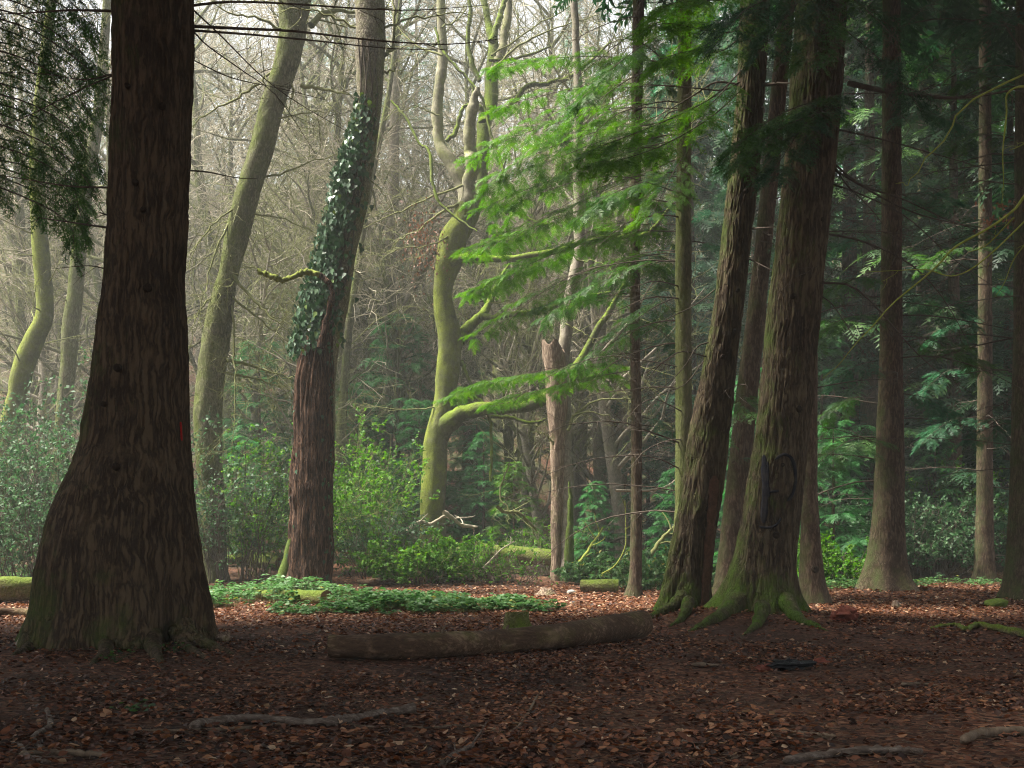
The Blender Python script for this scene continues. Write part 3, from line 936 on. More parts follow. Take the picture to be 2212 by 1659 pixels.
# dead branches of the pair
for root, base, Y, lst in ((H, bH, 16.4, ((((1800, 355), (1830, 400), (1880, 450), (1935, 520)), 0.016), (((1798, 350), (1860, 400), (1950, 430), (2060, 480), (2220, 530)), 0.018), (((1795, 362), (1850, 395), (1950, 450), (2050, 480), (2212, 505)), 0.02),
                                 (((1790, 395), (1860, 420), (1960, 470), (2060, 560), (2180, 640)), 0.016), (((1745, 608), (1780, 612), (1835, 616), (1890, 660), (1950, 730), (2010, 790), (2100, 850)), 0.022), (((1782, 505), (1860, 520), (1950, 560), (2010, 610), (2060, 680), (2100, 760)), 0.018),
                                 (((1780, 500), (1900, 500), (2000, 515)), 0.010), (((1808, 280), (1900, 300), (2010, 330), (2140, 370), (2230, 420)), 0.015), (((1720, 610), (1715, 600), (1740, 590), (1765, 575)), 0.008), (((1775, 640), (1800, 660), (1840, 720), (1870, 770)), 0.010))),
                     (Gt, bG, 17.2, ((((1594, 182), (1545, 178), (1500, 205), (1440, 240), (1380, 270)), 0.02), (((1596, 178), (1560, 195), (1500, 190), (1420, 185), (1340, 190)), 0.018), (((1600, 150), (1560, 200), (1500, 260), (1430, 330)), 0.012), (((1640, 185), (1690, 180), (1730, 182)), 0.03), (((1618, 495), (1650, 492), (1684, 490)), 0.018),
                                    (((1620, 560), (1650, 575), (1680, 590)), 0.014), (((1530, 740), (1505, 750), (1480, 790), (1440, 830), (1400, 860)), 0.013), (((1525, 770), (1470, 760), (1420, 790), (1350, 830)), 0.012), (((1596, 830), (1612, 831)), 0.014), (((1520, 780), (1480, 830), (1430, 850), (1330, 900)), 0.010), (((1545, 625), (1500, 660), (1440, 690), (1370, 740)), 0.012)))):
    for pts, r in lst:
        dead_branch(root, base, curve(px(Y, *pts, dY=-0.6), 14), r, 'twig_dark', 2.6, 0.5, 3, flat=0.9, droop=-0.3)
for root, base, Y, lst in ((H, bH, 16.2, ((((1832, 180), (1900, 195), (1980, 205), (2060, 212), (2160, 200), (2230, 180)), 0.045),)), ):
    for pts, r in lst:
        dead_branch(root, base, curve(px(Y, *pts, dY=-1.0), 16), r, 'twig_dark', 2.5, 0.8, 3, flat=0.9)

# ---- thinner conifers behind
E_rows = [(-40, 1367, 1392), (0, 1367, 1392), (500, 1361, 1382), (747, 1361, 1383), (963, 1363, 1387), (1107, 1363, 1387), (1240, 1360, 1386), (1278, 1352, 1386), (1292, 1343, 1392)]
E, fE, bE, trE = tree('conifer_tree', E_rows, 23.0, M['bark_con'], 'slender straight conifer trunk beyond the bare log, short mossy log beside its foot', ztop=27, sides=40, dz=0.07, flare=0.12, flare_h=0.2, bark=0.008, cell=0.05, seed=41)
F_rows = [(-40, 1466, 1493), (144, 1464, 1493), (597, 1459, 1493), (747, 1459, 1493), (963, 1460, 1496), (1100, 1458, 1500), (1310, 1440, 1510)]
Ft, fF, bF, trF = tree('conifer_tree', F_rows, 20.5, M['bark_conmoss'], 'upright conifer with smooth green-tinged bark, partly behind the left leaning trunk', ztop=27, sides=40, dz=0.07, flare=0.1, bark=0.010, cell=0.06, seed=42)
I_rows = [(-40, 1690, 1722), (567, 1627, 1664), (900, 1585, 1632), (1134, 1558, 1610), (1206, 1551, 1606), (1265, 1542, 1612), (1296, 1530, 1620)]
It, fI, bI, trI = tree('conifer_tree', I_rows, 22.0, M['bark_con'], 'brown leaning conifer seen in the gap between the two large leaning trunks', ztop=25, sides=40, dz=0.07, flare=0.12, flare_h=0.3, bark=0.010, cell=0.06, seed=43)
J_rows = [(-40, 1748, 1770), (600, 1740, 1766), (1062, 1732, 1765), (1170, 1729, 1772), (1250, 1727, 1780), (1290, 1722, 1790), (1309, 1716, 1800)]
J, fJ, bJ, trJ = tree('conifer_tree', J_rows, 20.4, M['bark_con'], 'brown conifer trunk with one dark knot, just behind the moss-footed trunk', ztop=24, sides=44, dz=0.06, flare=0.12, flare_h=0.3, bark=0.009, cell=0.05, seed=44)
knots(J, bJ, fJ, [0.62], [-1.5], 0.06, M['knot'])
K_rows = [(-40, 1908, 1944), (500, 1905, 1947), (783, 1900, 1949), (963, 1893, 1952), (1107, 1887, 1952), (1134, 1884, 1953), (1206, 1873, 1957), (1256, 1857, 1970), (1278, 1846, 1990), (1290, 1838, 2000)]
K, fK, bK, trK = tree('conifer_tree', K_rows, 23.7, M['bark_con'], 'stout brown conifer with spreading roots standing alone right of the leaning pair', ztop=27, sides=72, dz=0.05, flare=0.14, flare_h=0.4, bark=0.014, cell=0.06, seed=45)
L_rows = [(-40, 2116, 2140), (639, 2114, 2142), (1062, 2110, 2144), (1170, 2107, 2146), (1235, 2104, 2150), (1258, 2098, 2158)]
Lt, fL, bL, trL = tree('conifer_tree', L_rows, 30.0, M['bark_con'], 'dark far conifer trunk between the stout brown conifer and a leafy bank', ztop=29, sides=40, dz=0.07, flare=0.12, flare_h=0.3, bark=0.010, cell=0.06, seed=46)
M_rows = [(-40, 2196, 2236), (639, 2192, 2240), (891, 2188, 2244), (1062, 2183, 2248), (1206, 2177, 2252), (1264, 2168, 2260), (1294, 2156, 2275)]
Mt, fM, bM, trM = tree('conifer_tree', M_rows, 22.2, M['bark_con'], 'brown conifer trunk beside a moss-covered stone on red leaves', ztop=26, sides=48, dz=0.06, flare=0.14, flare_h=0.3, bark=0.012, cell=0.06, seed=47)
for i, (r_, b_, f_, z_) in enumerate(((E, bE, fE, 15), (Ft, bF, fF, 13.5), (It, bI, fI, 14), (J, bJ, fJ, 13.5), (K, bK, fK, 13.5), (Lt, bL, fL, 15.5), (Mt, bM, fM, 13))):
    add_crown(r_, b_, f_, z_, i % 2, 1.2 if i > 1 else 1.0)
random_dead(E, bE, fE, 10, 3, 12, 1.0, 2.4, 0.010, dens=4, ln=0.5)
random_dead(Ft, bF, fF, 28, 1.6, 11, 1.5, 4.2, 0.013, dens=4, ln=0.7, azr=(1.9, 4.4), droop=-0.9, up=0.2)
random_dead(It, bI, fI, 7, 3, 12, 1.0, 2.2, 0.011)
random_dead(J, bJ, fJ, 5, 3, 11, 1.0, 2.5, 0.011)
random_dead(K, bK, fK, 34, 2.0, 12, 1.5, 4.2, 0.014, dens=4, ln=0.7)
random_dead(Lt, bL, fL, 20, 2.0, 14, 1.5, 3.5, 0.014, dens=4, ln=0.7)
random_dead(Mt, bM, fM, 22, 2.4, 11, 1.5, 4.0, 0.014, dens=4, ln=0.7, azr=(1.7, 4.9))

# ---- hemlock boughs with needles
def bough(root, base, Y, pts, width, mat, lod, per_m=5, sprays=4, size=0.34, r=0.014, dY=0.0, tmin=0.1):
    return hem_branch(root, base, curve(px(Y, *pts, dY=dY), 14), r, width, M[mat], lod, per_m, sprays, size, tmin=tmin)


# the bright boughs over the glade grow from the green-tinged conifer and the slender one
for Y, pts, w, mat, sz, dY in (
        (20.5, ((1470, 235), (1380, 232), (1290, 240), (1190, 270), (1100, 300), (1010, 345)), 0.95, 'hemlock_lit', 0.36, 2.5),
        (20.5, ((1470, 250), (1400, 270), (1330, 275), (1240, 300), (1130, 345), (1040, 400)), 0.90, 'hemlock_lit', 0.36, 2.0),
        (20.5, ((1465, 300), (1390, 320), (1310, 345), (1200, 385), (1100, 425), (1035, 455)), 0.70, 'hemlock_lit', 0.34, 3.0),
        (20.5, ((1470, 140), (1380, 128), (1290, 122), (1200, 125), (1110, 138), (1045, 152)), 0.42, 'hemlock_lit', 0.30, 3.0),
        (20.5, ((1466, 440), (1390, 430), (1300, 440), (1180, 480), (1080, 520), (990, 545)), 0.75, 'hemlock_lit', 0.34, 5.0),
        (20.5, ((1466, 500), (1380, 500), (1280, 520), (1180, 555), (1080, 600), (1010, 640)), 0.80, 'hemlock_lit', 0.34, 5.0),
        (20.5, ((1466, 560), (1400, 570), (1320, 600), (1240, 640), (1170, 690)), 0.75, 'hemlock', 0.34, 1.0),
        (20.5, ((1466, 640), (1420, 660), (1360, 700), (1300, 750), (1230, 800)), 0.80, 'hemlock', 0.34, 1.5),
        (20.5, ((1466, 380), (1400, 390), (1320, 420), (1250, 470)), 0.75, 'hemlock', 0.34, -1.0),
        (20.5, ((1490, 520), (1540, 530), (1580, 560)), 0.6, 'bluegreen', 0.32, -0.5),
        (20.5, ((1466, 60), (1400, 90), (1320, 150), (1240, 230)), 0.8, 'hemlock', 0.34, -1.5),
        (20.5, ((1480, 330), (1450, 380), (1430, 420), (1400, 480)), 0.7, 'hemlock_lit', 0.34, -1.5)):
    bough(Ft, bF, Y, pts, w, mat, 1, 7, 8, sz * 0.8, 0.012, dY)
    if dY > 1.9:
        bough(Ft, bF, Y, [(a_ + R2(-8, 8), b2 + 45 + 10 * i_) for i_, (a_, b2) in enumerate(pts)], w * 0.9, mat, 1, 6, 7, sz * 0.8, 0.010, dY + R2(-1.5, 1.5))
for Y, pts, w, mat, sz, dY in (
        (23, ((1365, 770), (1300, 790), (1200, 800), (1100, 815), (1020, 835), (955, 868)), 0.55, 'hemlock_lit', 0.32, 6.0),
        (23, ((1365, 800), (1280, 815), (1180, 840), (1100, 860), (1040, 880)), 0.50, 'hemlock_lit', 0.30, 6.0),
        (23, ((1365, 640), (1300, 640), (1220, 650), (1140, 670)), 0.6, 'hemlock', 0.32, 1.5),
        (23, ((1380, 560), (1420, 580), (1450, 620)), 0.6, 'hemlock', 0.32, -1.0),
        (23, ((1385, 900), (1430, 915), (1480, 960)), 0.6, 'bluegreen', 0.32, -0.5),
        (23, ((1365, 690), (1420, 710), (1470, 760)), 0.6, 'bluegreen', 0.32, -1.0),
        (23, ((1365, 120), (1300, 160), (1240, 230), (1200, 300)), 0.7, 'hemlock', 0.32, 1.0),
        (23, ((1385, 60), (1420, 120), (1440, 200)), 0.7, 'hemlock', 0.32, -1.0)):
    bough(E, bE, Y, pts, w, mat, 1, 8, 8, sz * 0.8, 0.011, dY)
# the dark near boughs hanging before the leaning pair
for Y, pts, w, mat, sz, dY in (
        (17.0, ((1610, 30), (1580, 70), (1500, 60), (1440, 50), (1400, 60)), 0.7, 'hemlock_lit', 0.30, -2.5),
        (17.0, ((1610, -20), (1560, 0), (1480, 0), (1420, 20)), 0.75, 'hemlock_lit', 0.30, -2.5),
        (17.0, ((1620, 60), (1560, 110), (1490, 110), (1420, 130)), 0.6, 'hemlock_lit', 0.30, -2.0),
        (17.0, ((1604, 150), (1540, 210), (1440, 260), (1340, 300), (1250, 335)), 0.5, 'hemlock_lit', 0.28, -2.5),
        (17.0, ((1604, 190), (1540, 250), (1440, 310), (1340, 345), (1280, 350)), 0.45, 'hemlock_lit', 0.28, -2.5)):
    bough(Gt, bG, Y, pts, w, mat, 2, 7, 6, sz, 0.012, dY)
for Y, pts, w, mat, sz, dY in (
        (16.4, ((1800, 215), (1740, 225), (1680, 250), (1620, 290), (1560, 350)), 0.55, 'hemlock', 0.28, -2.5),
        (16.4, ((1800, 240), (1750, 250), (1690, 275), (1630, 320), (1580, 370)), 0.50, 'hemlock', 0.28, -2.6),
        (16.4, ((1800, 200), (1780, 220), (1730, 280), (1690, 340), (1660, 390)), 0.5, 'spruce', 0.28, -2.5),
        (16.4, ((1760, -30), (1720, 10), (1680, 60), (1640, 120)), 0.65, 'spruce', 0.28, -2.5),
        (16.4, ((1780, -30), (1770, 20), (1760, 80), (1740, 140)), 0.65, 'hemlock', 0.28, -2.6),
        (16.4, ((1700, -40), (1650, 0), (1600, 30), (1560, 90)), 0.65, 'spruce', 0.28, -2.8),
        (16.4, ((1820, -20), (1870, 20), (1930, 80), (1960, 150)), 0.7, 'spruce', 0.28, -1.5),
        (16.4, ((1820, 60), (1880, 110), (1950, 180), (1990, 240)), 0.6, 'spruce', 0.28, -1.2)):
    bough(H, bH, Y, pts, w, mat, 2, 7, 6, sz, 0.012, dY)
# green boughs in the dark stand at the right
for root, base, Y, lst in (
        (K, bK, 23.5, (((1890, 600), (1850, 600), (1800, 620), (1770, 650)), ((1890, 690), (1850, 680), (1800, 700), (1760, 740)), ((1950, 640), (2000, 640), (2050, 660), (2110, 720)), ((1950, 740), (2010, 730), (2080, 760), (2130, 790)), ((1890, 780), (1850, 790), (1810, 820)), ((1890, 860), (1840, 860), (1790, 890), (1750, 930)), ((1890, 950), (1840, 950), (1780, 990), (1740, 1040)), ((1950, 850), (2000, 860), (2060, 890)), ((1900, 540), (1850, 520), (1790, 540)), ((1900, 330), (1850, 310), (1790, 330)), ((1940, 260), (1990, 240), (2050, 260)), ((1940, 420), (2000, 420), (2070, 440)))),
        (Lt, bL, 29.8, (((2110, 700), (2060, 700), (2000, 740)), ((2110, 800), (2050, 800), (1990, 850)), ((2140, 620), (2180, 610), (2220, 640)), ((2110, 540), (2050, 540), (1990, 580)), ((2110, 900), (2050, 910), (1990, 960)))),
        (It, bI, 21.8, (((1590, 850), (1600, 860), (1640, 890)), ((1580, 1000), (1600, 990), (1625, 1010)), ((1570, 930), (1540, 940), (1510, 970)), ((1640, 520), (1680, 530), (1720, 560)))),
        (Mt, bM, 22.0, (((2190, 300), (2130, 290), (2060, 310)), ((2190, 180), (2130, 160), (2060, 180)), ((2190, 480), (2140, 480), (2090, 520)), ((2200, 60), (2130, 40), (2050, 60)), ((2190, 900), (2150, 910), (2090, 960))))):
    for pts in lst:
        bough(root, base, Y, pts, 0.8, 'bluegreen' if rng.random() < .5 else 'hemlock', 1, 6, 7, 0.30, 0.012, R2(-2, 1.5))

# ---- dark spruce at the left edge, its boughs hang beside the great conifer
S_rows = [(-60, -290, -150), (700, -310, -140), (1250, -330, -120), (1380, -360, -90)]
Sp, fS, bS, trS = tree('spruce_tree', S_rows, 14.5, M['bark_big'], 'dark spruce whose drooping boughs hang left of the huge flared conifer', ztop=24, sides=48, dz=0.1, flare=0.1, bark=0.012, seed=51)
add_crown(Sp, bS, fS, 13.0, 2, 1.1)
for k in range(24):
    y0 = -60 + 23 * k
    x1 = 236 - abs(k - 9) * 3.5 + R2(-35, 12)
    hem_branch(Sp, bS, curve(px(14.5, (-180, y0 - 60), (-60, y0 - 70 + R2(-10, 10)), (60, y0 - 40), (150, y0 + 15), (x1, y0 + 90), dY=R2(-1.0, 2.4)), 12), 0.016, 0.62 if k < 18 else 0.42, M['hemlock'], 2, 4.5, 6, 0.25, droop=-1.0)

# ---- unseen neighbours that close the canopy over the foreground
hid = thing('conifer_tree', onground(-11, 3), 'tall conifer outside the view shading the leafy foreground', 'tree', 'conifers closing the canopy over the foreground')
gh = Geo(); tubes(gh, np.array([[0, 0, -0.1], [0, 0, 12], [0, 0, 24]]), 0.45, 0.1, 20)
obj('trunk', gh.mesh('trunk', M['bark_con']), hid)
oc = obj('crown', CROWN_HIGH[2], hid, (0, 0, 11.0)); oc.scale = (1.25, 1.25, 1.1)
for k, (x, y) in enumerate(((-4.5, -2), (4, -1), (11, 4), (-13, 12), (10.5, 12), (-9.5, -7), (0.5, -6), (-18, 4), (5, -8), (-20, 13), (-1.5, -3.5), (15, 21), (17, 29), (-7.5, 3.5))):
    r = hid.copy(); COL.objects.link(r); r.location = onground(x, y); r.rotation_euler = (0, 0, k * 1.3)
    for ch in hid.children:
        c = ch.copy(); COL.objects.link(c); c.parent = r
        if y > 15 and ch.name.startswith('crown'):
            c.data = CROWN_HIGH[k % 2]

# ---- mossy leaning tree behind the great conifer
B_rows = [(-60, 605, 680), (0, 603, 673), (72, 605, 662), (144, 590, 645), (216, 566, 618), (324, 538, 590), (432, 504, 556), (500, 488, 540), (597, 470, 514), (700, 440, 500), (800, 428, 486), (900, 415, 479), (1000, 425, 480), (1100, 436, 486), (1240, 434, 492), (1258, 428, 500)]
B, fB, bB, trB = tree('leaning_tree', B_rows, 27.5, M['bark_oak'], 'mossy bare tree leaning right, just behind the huge flared conifer', ztop=19, sides=48, dz=0.08, bark=0.012, cell=0.08, seed=61, bumps=0.07)


def bare_branches(root, base, Y, lst, twig='twig_moss', dens=2.2, ln=0.9, sub=4, dY=0.0, k=6, wob=0.22):
    for pts, r in lst:
        path = curve(px(Y, *pts, dY=dY if dY else R2(-1.2, 1.2)), 16)
        path[1:-1] += rng.normal(0, 0.02, path[1:-1].shape)
        dead_branch(root, base, path, r, twig, dens, ln, sub, 'branch', k, 0.0, wob, 1.0)


bare_branches(B, bB, 27.4, ((((600, 150), (575, 165), (568, 180), (588, 205), (595, 225)), 0.035), (((600, 165), (598, 230), (585, 280), (580, 320)), 0.03), (((610, 170), (632, 190), (628, 210), (596, 225)), 0.04),
    (((650, 185), (690, 190), (730, 198), (762, 208)), 0.055), (((672, 55), (690, 35), (720, 22), (770, 24), (830, 30)), 0.09), (((520, 380), (535, 410), (545, 440), (510, 470), (478, 490)), 0.05), (((500, 470), (460, 560), (440, 640), (420, 720)), 0.03),
    (((510, 490), (490, 560), (475, 620), (460, 660)), 0.035), (((545, 420), (480, 470), (430, 520), (395, 600)), 0.03), (((560, 180), (500, 220), (440, 250), (408, 285)), 0.035), (((500, 640), (560, 690), (600, 720), (632, 748)), 0.035), (((485, 570), (540, 640), (580, 680), (625, 715)), 0.05),
    (((490, 780), (540, 790), (590, 805), (630, 820)), 0.05), (((490, 805), (560, 820), (625, 842)), 0.04), (((500, 660), (505, 760), (508, 860), (500, 980)), 0.03), (((480, 620), (440, 660), (420, 700), (410, 760)), 0.025), (((570, 260), (640, 250), (700, 240), (740, 250)), 0.025),
    (((545, 390), (620, 370), (690, 345), (745, 330)), 0.03), (((520, 460), (600, 470), (680, 500), (720, 490)), 0.025), (((620, 70), (560, 40), (500, 30), (440, -10)), 0.04), (((640, 60), (600, -10), (570, -60)), 0.05)), dens=3.6, ln=1.5, sub=8)

def limb(root, base, Y, pts, widths, mat, name='limb', n=40, k=16, dY=0.0, rough=0.05):
    path = curve(px(Y, *pts, dY=dY), n)
    w = np.interp(np.linspace(0, 1, n), np.linspace(0, 1, len(widths)), widths) * Y / FPX / 2
    w = w * (1 + rough * rng.standard_normal(n) + 0.10 * (vnoise(np.arange(n) * 0.45 + R2(0, 99), np.zeros(n), seed=3) - 0.5) * 2)
    path[2:-1] += (0.16 * w[2:-1, None]) * np.stack([2 * vnoise(np.arange(n - 3) * 0.3 + R2(0, 99), np.ones(n - 3) * q_, seed=5) - 1 for q_ in (3, 9, 17)], -1)
    path[2:-1] += rng.normal(0, 0.012, path[2:-1].shape)
    g = Geo(); tubes_r(g, path[None], w[None], k)
    return obj(name, g.mesh(name, M[mat], base), root), path


# ---- the ivy-clad tree and its dead snag
C_rows = [(-60, 764, 826), (0, 767, 830), (108, 768, 834), (216, 773, 826), (324, 755, 812), (432, 735, 796), (540, 712, 770), (600, 700, 762), (675, 684, 749), (747, 668, 732), (850, 660, 724), (1000, 656, 720), (1180, 652, 716), (1285, 650, 716)]
C, fC, bC, trC = tree('ivy_tree', C_rows, 24.9, M['bark_ivy'], 'leaning pale tree thickly clad in dark ivy, rising behind its broken dead stem', ztop=18, sides=44, dz=0.07, bark=0.010, cell=0.08, seed=71, bumps=0.06)
snag_rows = [(690, 655, 716), (747, 652, 715), (819, 636, 716), (963, 632, 717), (1107, 626, 722), (1170, 619, 721), (1240, 612, 716), (1288, 598, 714)]
gs = Geo()
fS2 = trunk_geo(gs, snag_rows, 24.5, ztop=CAMH + (1150 - 690) * 24.5 / FPX, rtop=0.28, sides=120, dz=0.05, flare=0.06, bark=0.05, cell=0.075, vlen=1.6, seed=72, bumps=0.10, squash=0.7,
                zcut=lambda T: CAMH + (1150 - 722 + 26 * np.cos(T - 0.3) + 16 * np.sin(5 * T) + 9 * np.sin(11 * T)) * 24.5 / FPX)
bs = obj('dead_stem', gs.mesh('dead_stem', M['snag'], bC), C)
bs['label'] = 'dark red-brown rotten broken stem with shredded top'
gm_ = Geo()
mp_ = px(24.4, (606, 1296), (613, 1262), (622, 1215), (634, 1160), (644, 1120))
tubes_r(gm_, curve(mp_, 14)[None], np.linspace(0.24, 0.05, 14)[None] * (1 + 0.12 * rng.standard_normal((1, 14))), 16)
obj('mossy_root', gm_.mesh('mossy_root', M['moss'], bC), C)
limb(C, bC, 24.1, ((694, 752), (704, 705), (711, 675), (717, 645), (716, 622), (706, 606), (690, 594)), (17, 15, 13, 12, 11, 11, 12), 'snag', 'broken_limb', 30, 12, 0.0, 0.10)
limb(C, bC, 24.1, ((692, 595), (668, 588), (648, 590), (628, 600), (608, 604), (588, 598), (572, 592), (556, 583)), (12, 13, 12, 13, 12, 11, 11, 7), 'moss_bright', 'broken_limb', 40, 12, -0.3, 0.13)
bare_branches(C, bC, 24.8, ((((832, 118), (850, 100), (850, 20), (846, -40)), 0.05), (((826, 160), (850, 150), (860, 120)), 0.03), (((790, 380), (830, 420), (860, 500)), 0.015), (((770, 60), (700, 30), (640, 20), (590, 30)), 0.03), (((830, 60), (900, 40), (980, 30), (1060, 40)), 0.03)), dens=2.5, ln=0.8)


def ivy_leaf():
    pts = [(-.5, 0), (-.45, .28), (-.15, .42), (.0, .25), (.5, 0), (.0, -.25), (-.15, -.42), (-.45, -.28)]
    V = np.array([(x, y, 0.25 * abs(y) - 0.1 * x) for x, y in pts])
    return V, np.array([(0, 1, 2, 3), (0, 3, 4, 5), (0, 5, 6, 7)])


IVY = ivy_leaf()


def build_ivy():
    n = 2800
    yy = 205 + (775 - 205) * rng.random(n * 3) ** 0.85
    dens = np.clip(0.25 + smooth(200, 330, yy), 0, 1)
    yy = yy[rng.random(n * 3) < dens][:n]
    n = len(yy)
    z = CAMH - (yy - HOR) * 24.9 / FPX
    ang = rng.normal(-2.45, 0.62, n)      # left and front of the stem
    off = R2(0.02, 0.27, n) * (smooth(215, 420, yy) + 0.7 * smooth(450, 700, yy)) + R2(0.0, 0.05, n)
    pos = np.zeros((n, 3)); nor = np.zeros((n, 3))
    for i in range(n):
        c, r = fC(z[i])
        d = np.array([math.cos(ang[i]), math.sin(ang[i]), 0])
        pos[i] = c + d * (r + off[i]); nor[i] = d
    nor = unit(nor + rng.standard_normal((n, 3)) * 0.35 + np.array([0, 0, 0.45]))
    X = np.stack([rng.normal(0, .5, n), rng.normal(0, .3, n), np.full(n, -1.0)], -1)
    s = R2(0.09, 0.16, n)
    v = np.clip(rng.normal(0.5, 0.22, n) + 0.35 * smooth(420, 230, yy), 0, 1)
    g = Geo()
    order = np.argsort(-s * (1.0 - 0.3 * (nor[:, 1] > 0)))
    big = order[:300]; rest = order[300:]
    place(g, IVY, pos[rest], X[rest], nor[rest], s[rest], v[rest])
    # a few leaves low on the snag
    m = 130
    y2 = R2(760, 1275, m); z2 = CAMH - (y2 - HOR) * 24.5 / FPX
    p2 = np.zeros((m, 3)); n2 = np.zeros((m, 3))
    for i in range(m):
        c, r = fS2(z2[i]); a = (-0.35 if rng.random() < .65 else -2.8) + rng.normal(0, .3)
        d = np.array([math.cos(a), math.sin(a) * 0.7, 0]); p2[i] = c + d * (r + 0.05); n2[i] = d + [0, 0, .3]
    place(g, IVY, p2, np.stack([rng.normal(0, .5, m), rng.normal(0, .3, m), np.full(m, -1.0)], -1), n2, R2(0.06, 0.12, m), rng.random(m))
    ivy = obj('ivy', g.mesh('ivy', M['ivy'], bC), C, kind='stuff')
    gl = Geo(); gl.add(*IVY)
    me = gl.mesh('leaf', M['ivy_obj'])
    from mathutils import Matrix
    for i in big:
        x = unit(X[i]); nn = unit(nor[i] - (nor[i] @ x) * x); y = np.cross(nn, x)
        o = obj('leaf', me, ivy)
        mt = Matrix(((x[0], y[0], nn[0]), (x[1], y[1], nn[1]), (x[2], y[2], nn[2])))
        o.rotation_euler = mt.to_euler()
        o.location = pos[i] - bC
        o.scale = (s[i],) * 3
    gv = Geo()
    for k in range(7):
        zz = np.linspace(float(z2.min()), 12, 40); a = -2.3 + k * 0.22 + 0.25 * np.sin(zz * (0.8 + .2 * k) + k)
        pp = np.array([fC(q)[0] + np.array([math.cos(b), math.sin(b), 0]) * (fC(q)[1] + 0.012) for q, b in zip(zz, a)])
        tubes(gv, pp, 0.022, 0.012, 5)
    obj('ivy_vine', gv.mesh('ivy_vine', M['twig_dark'], bC), C)


build_ivy()

# ---- the mossy beech in the glade
D_rows = [(440, 985, 1025), (470, 975, 1020), (504, 949, 1010), (567, 941, 1000), (603, 938, 982), (639, 937, 976), (675, 938, 984), (711, 945, 994), (747, 947, 996), (812, 940, 992), (855, 939, 984), (891, 931, 980), (927, 921, 972), (963, 914, 967), (1107, 908, 962), (1180, 905, 965), (1240, 898, 972)]
D, fD, bD, trD = tree('beech_tree', D_rows, 31.5, M['bark_beech'], 'moss-covered beech with a curving trunk and long horizontal mossy limb in the glade', sides=64, dz=0.06, bark=0.0, bumps=0.06, seed=81)


DL = []
for pts, wd, dY in ((((945, 945), (968, 912), (990, 896), (1014, 886), (1068, 879), (1122, 879), (1158, 870), (1201, 848), (1237, 812), (1255, 780), (1291, 711), (1330, 650), (1352, 610)), (50, 42, 34, 31, 29, 27, 27, 29, 24, 19, 15, 11, 8), -1.5),
                    (((975, 760), (994, 733), (1014, 707), (1043, 679), (1057, 653), (1075, 610), (1100, 570)), (30, 27, 23, 20, 15, 8, 5), 1.0),
                    (((1040, 684), (1053, 686), (1104, 680), (1169, 671), (1241, 646), (1320, 630)), (15, 14, 12, 11, 10, 5), -1.0),
                    (((960, 590), (985, 562), (1040, 558), (1120, 556), (1212, 540), (1284, 518), (1356, 511), (1403, 500), (1450, 443)), (28, 24, 14, 13, 13, 12, 11, 9, 6), -2.0),
                    (((1000, 470), (1007, 432), (996, 389), (967, 346), (949, 306), (946, 252), (951, 180), (956, 108), (953, 0), (950, -60)), (36, 33, 30, 28, 25, 24, 24, 23, 20, 18), 0.8),
                    (((1000, 470), (1010, 425), (1018, 360), (1014, 306), (1021, 234), (1032, 190)), (36, 33, 30, 27, 24, 10), -0.5),
                    (((995, 520), (1020, 480), (1040, 400), (1040, 300), (1050, 259), (1062, 216), (1061, 144), (1063, 90), (1054, 43), (1036, -40)), (22, 22, 24, 26, 30, 28, 25, 22, 15, 12), 1.2),
                    (((1063, 90), (1078, 40), (1090, 0), (1100, -50)), (16, 12, 10, 8), 0.3), (((1060, 170), (1080, 120), (1092, 60), (1104, -30)), (20, 20, 18, 15), 0.6), (((1036, 175), (1020, 140), (1010, 90), (1016, 30), (1006, -30)), (12, 12, 10, 9, 7), 0.3),
                    (((1044, 262), (1038, 240), (1026, 215), (1020, 185)), (20, 14, 8, 4), 0.0),
                    (((964, 305), (985, 285), (993, 250), (1000, 232), (1016, 226)), (8, 10, 10, 8, 6), 0.2),
                    (((1056, 130), (1100, 128), (1140, 120), (1190, 100)), (7, 7, 6, 4), 0.4), (((1070, 250), (1110, 220), (1140, 185), (1180, 180), (1240, 160), (1320, 90)), (11, 11, 11, 10, 8, 5), 0.8),
                    (((940, 60), (955, 110), (1000, 160), (1040, 210), (1060, 290), (1080, 340), (1100, 420)), (5, 6, 6, 6, 6, 5, 3), -1.0),
                    (((845, 218), (880, 260), (905, 310), (928, 330), (934, 390), (950, 440), (1000, 480), (1030, 500)), (5, 6, 6, 7, 7, 6, 5, 4), -1.2),
                    (((996, 780), (1005, 800), (1025, 850), (1055, 890), (1062, 960), (1060, 1040)), (10, 9, 8, 7, 6, 5), -0.4),
                    (((1060, 900), (1100, 902), (1140, 912), (1165, 910), (1180, 905)), (7, 8, 7, 6, 4), -0.5), (((1085, 440), (1120, 460), (1170, 485), (1195, 480)), (8, 9, 7, 3), -0.5), (((1060, 500), (1100, 520), (1130, 545)), (10, 8, 4), -0.3)):
    o_, path = limb(D, bD, 31.5, pts, wd, 'beech_top' if (wd[0] == 36 or wd == (20, 20, 18, 15)) else 'bark_limb', 'limb', 40 if len(pts) > 5 else 20, 14 if wd[0] > 15 else 8, dY)
    DL.append(path)
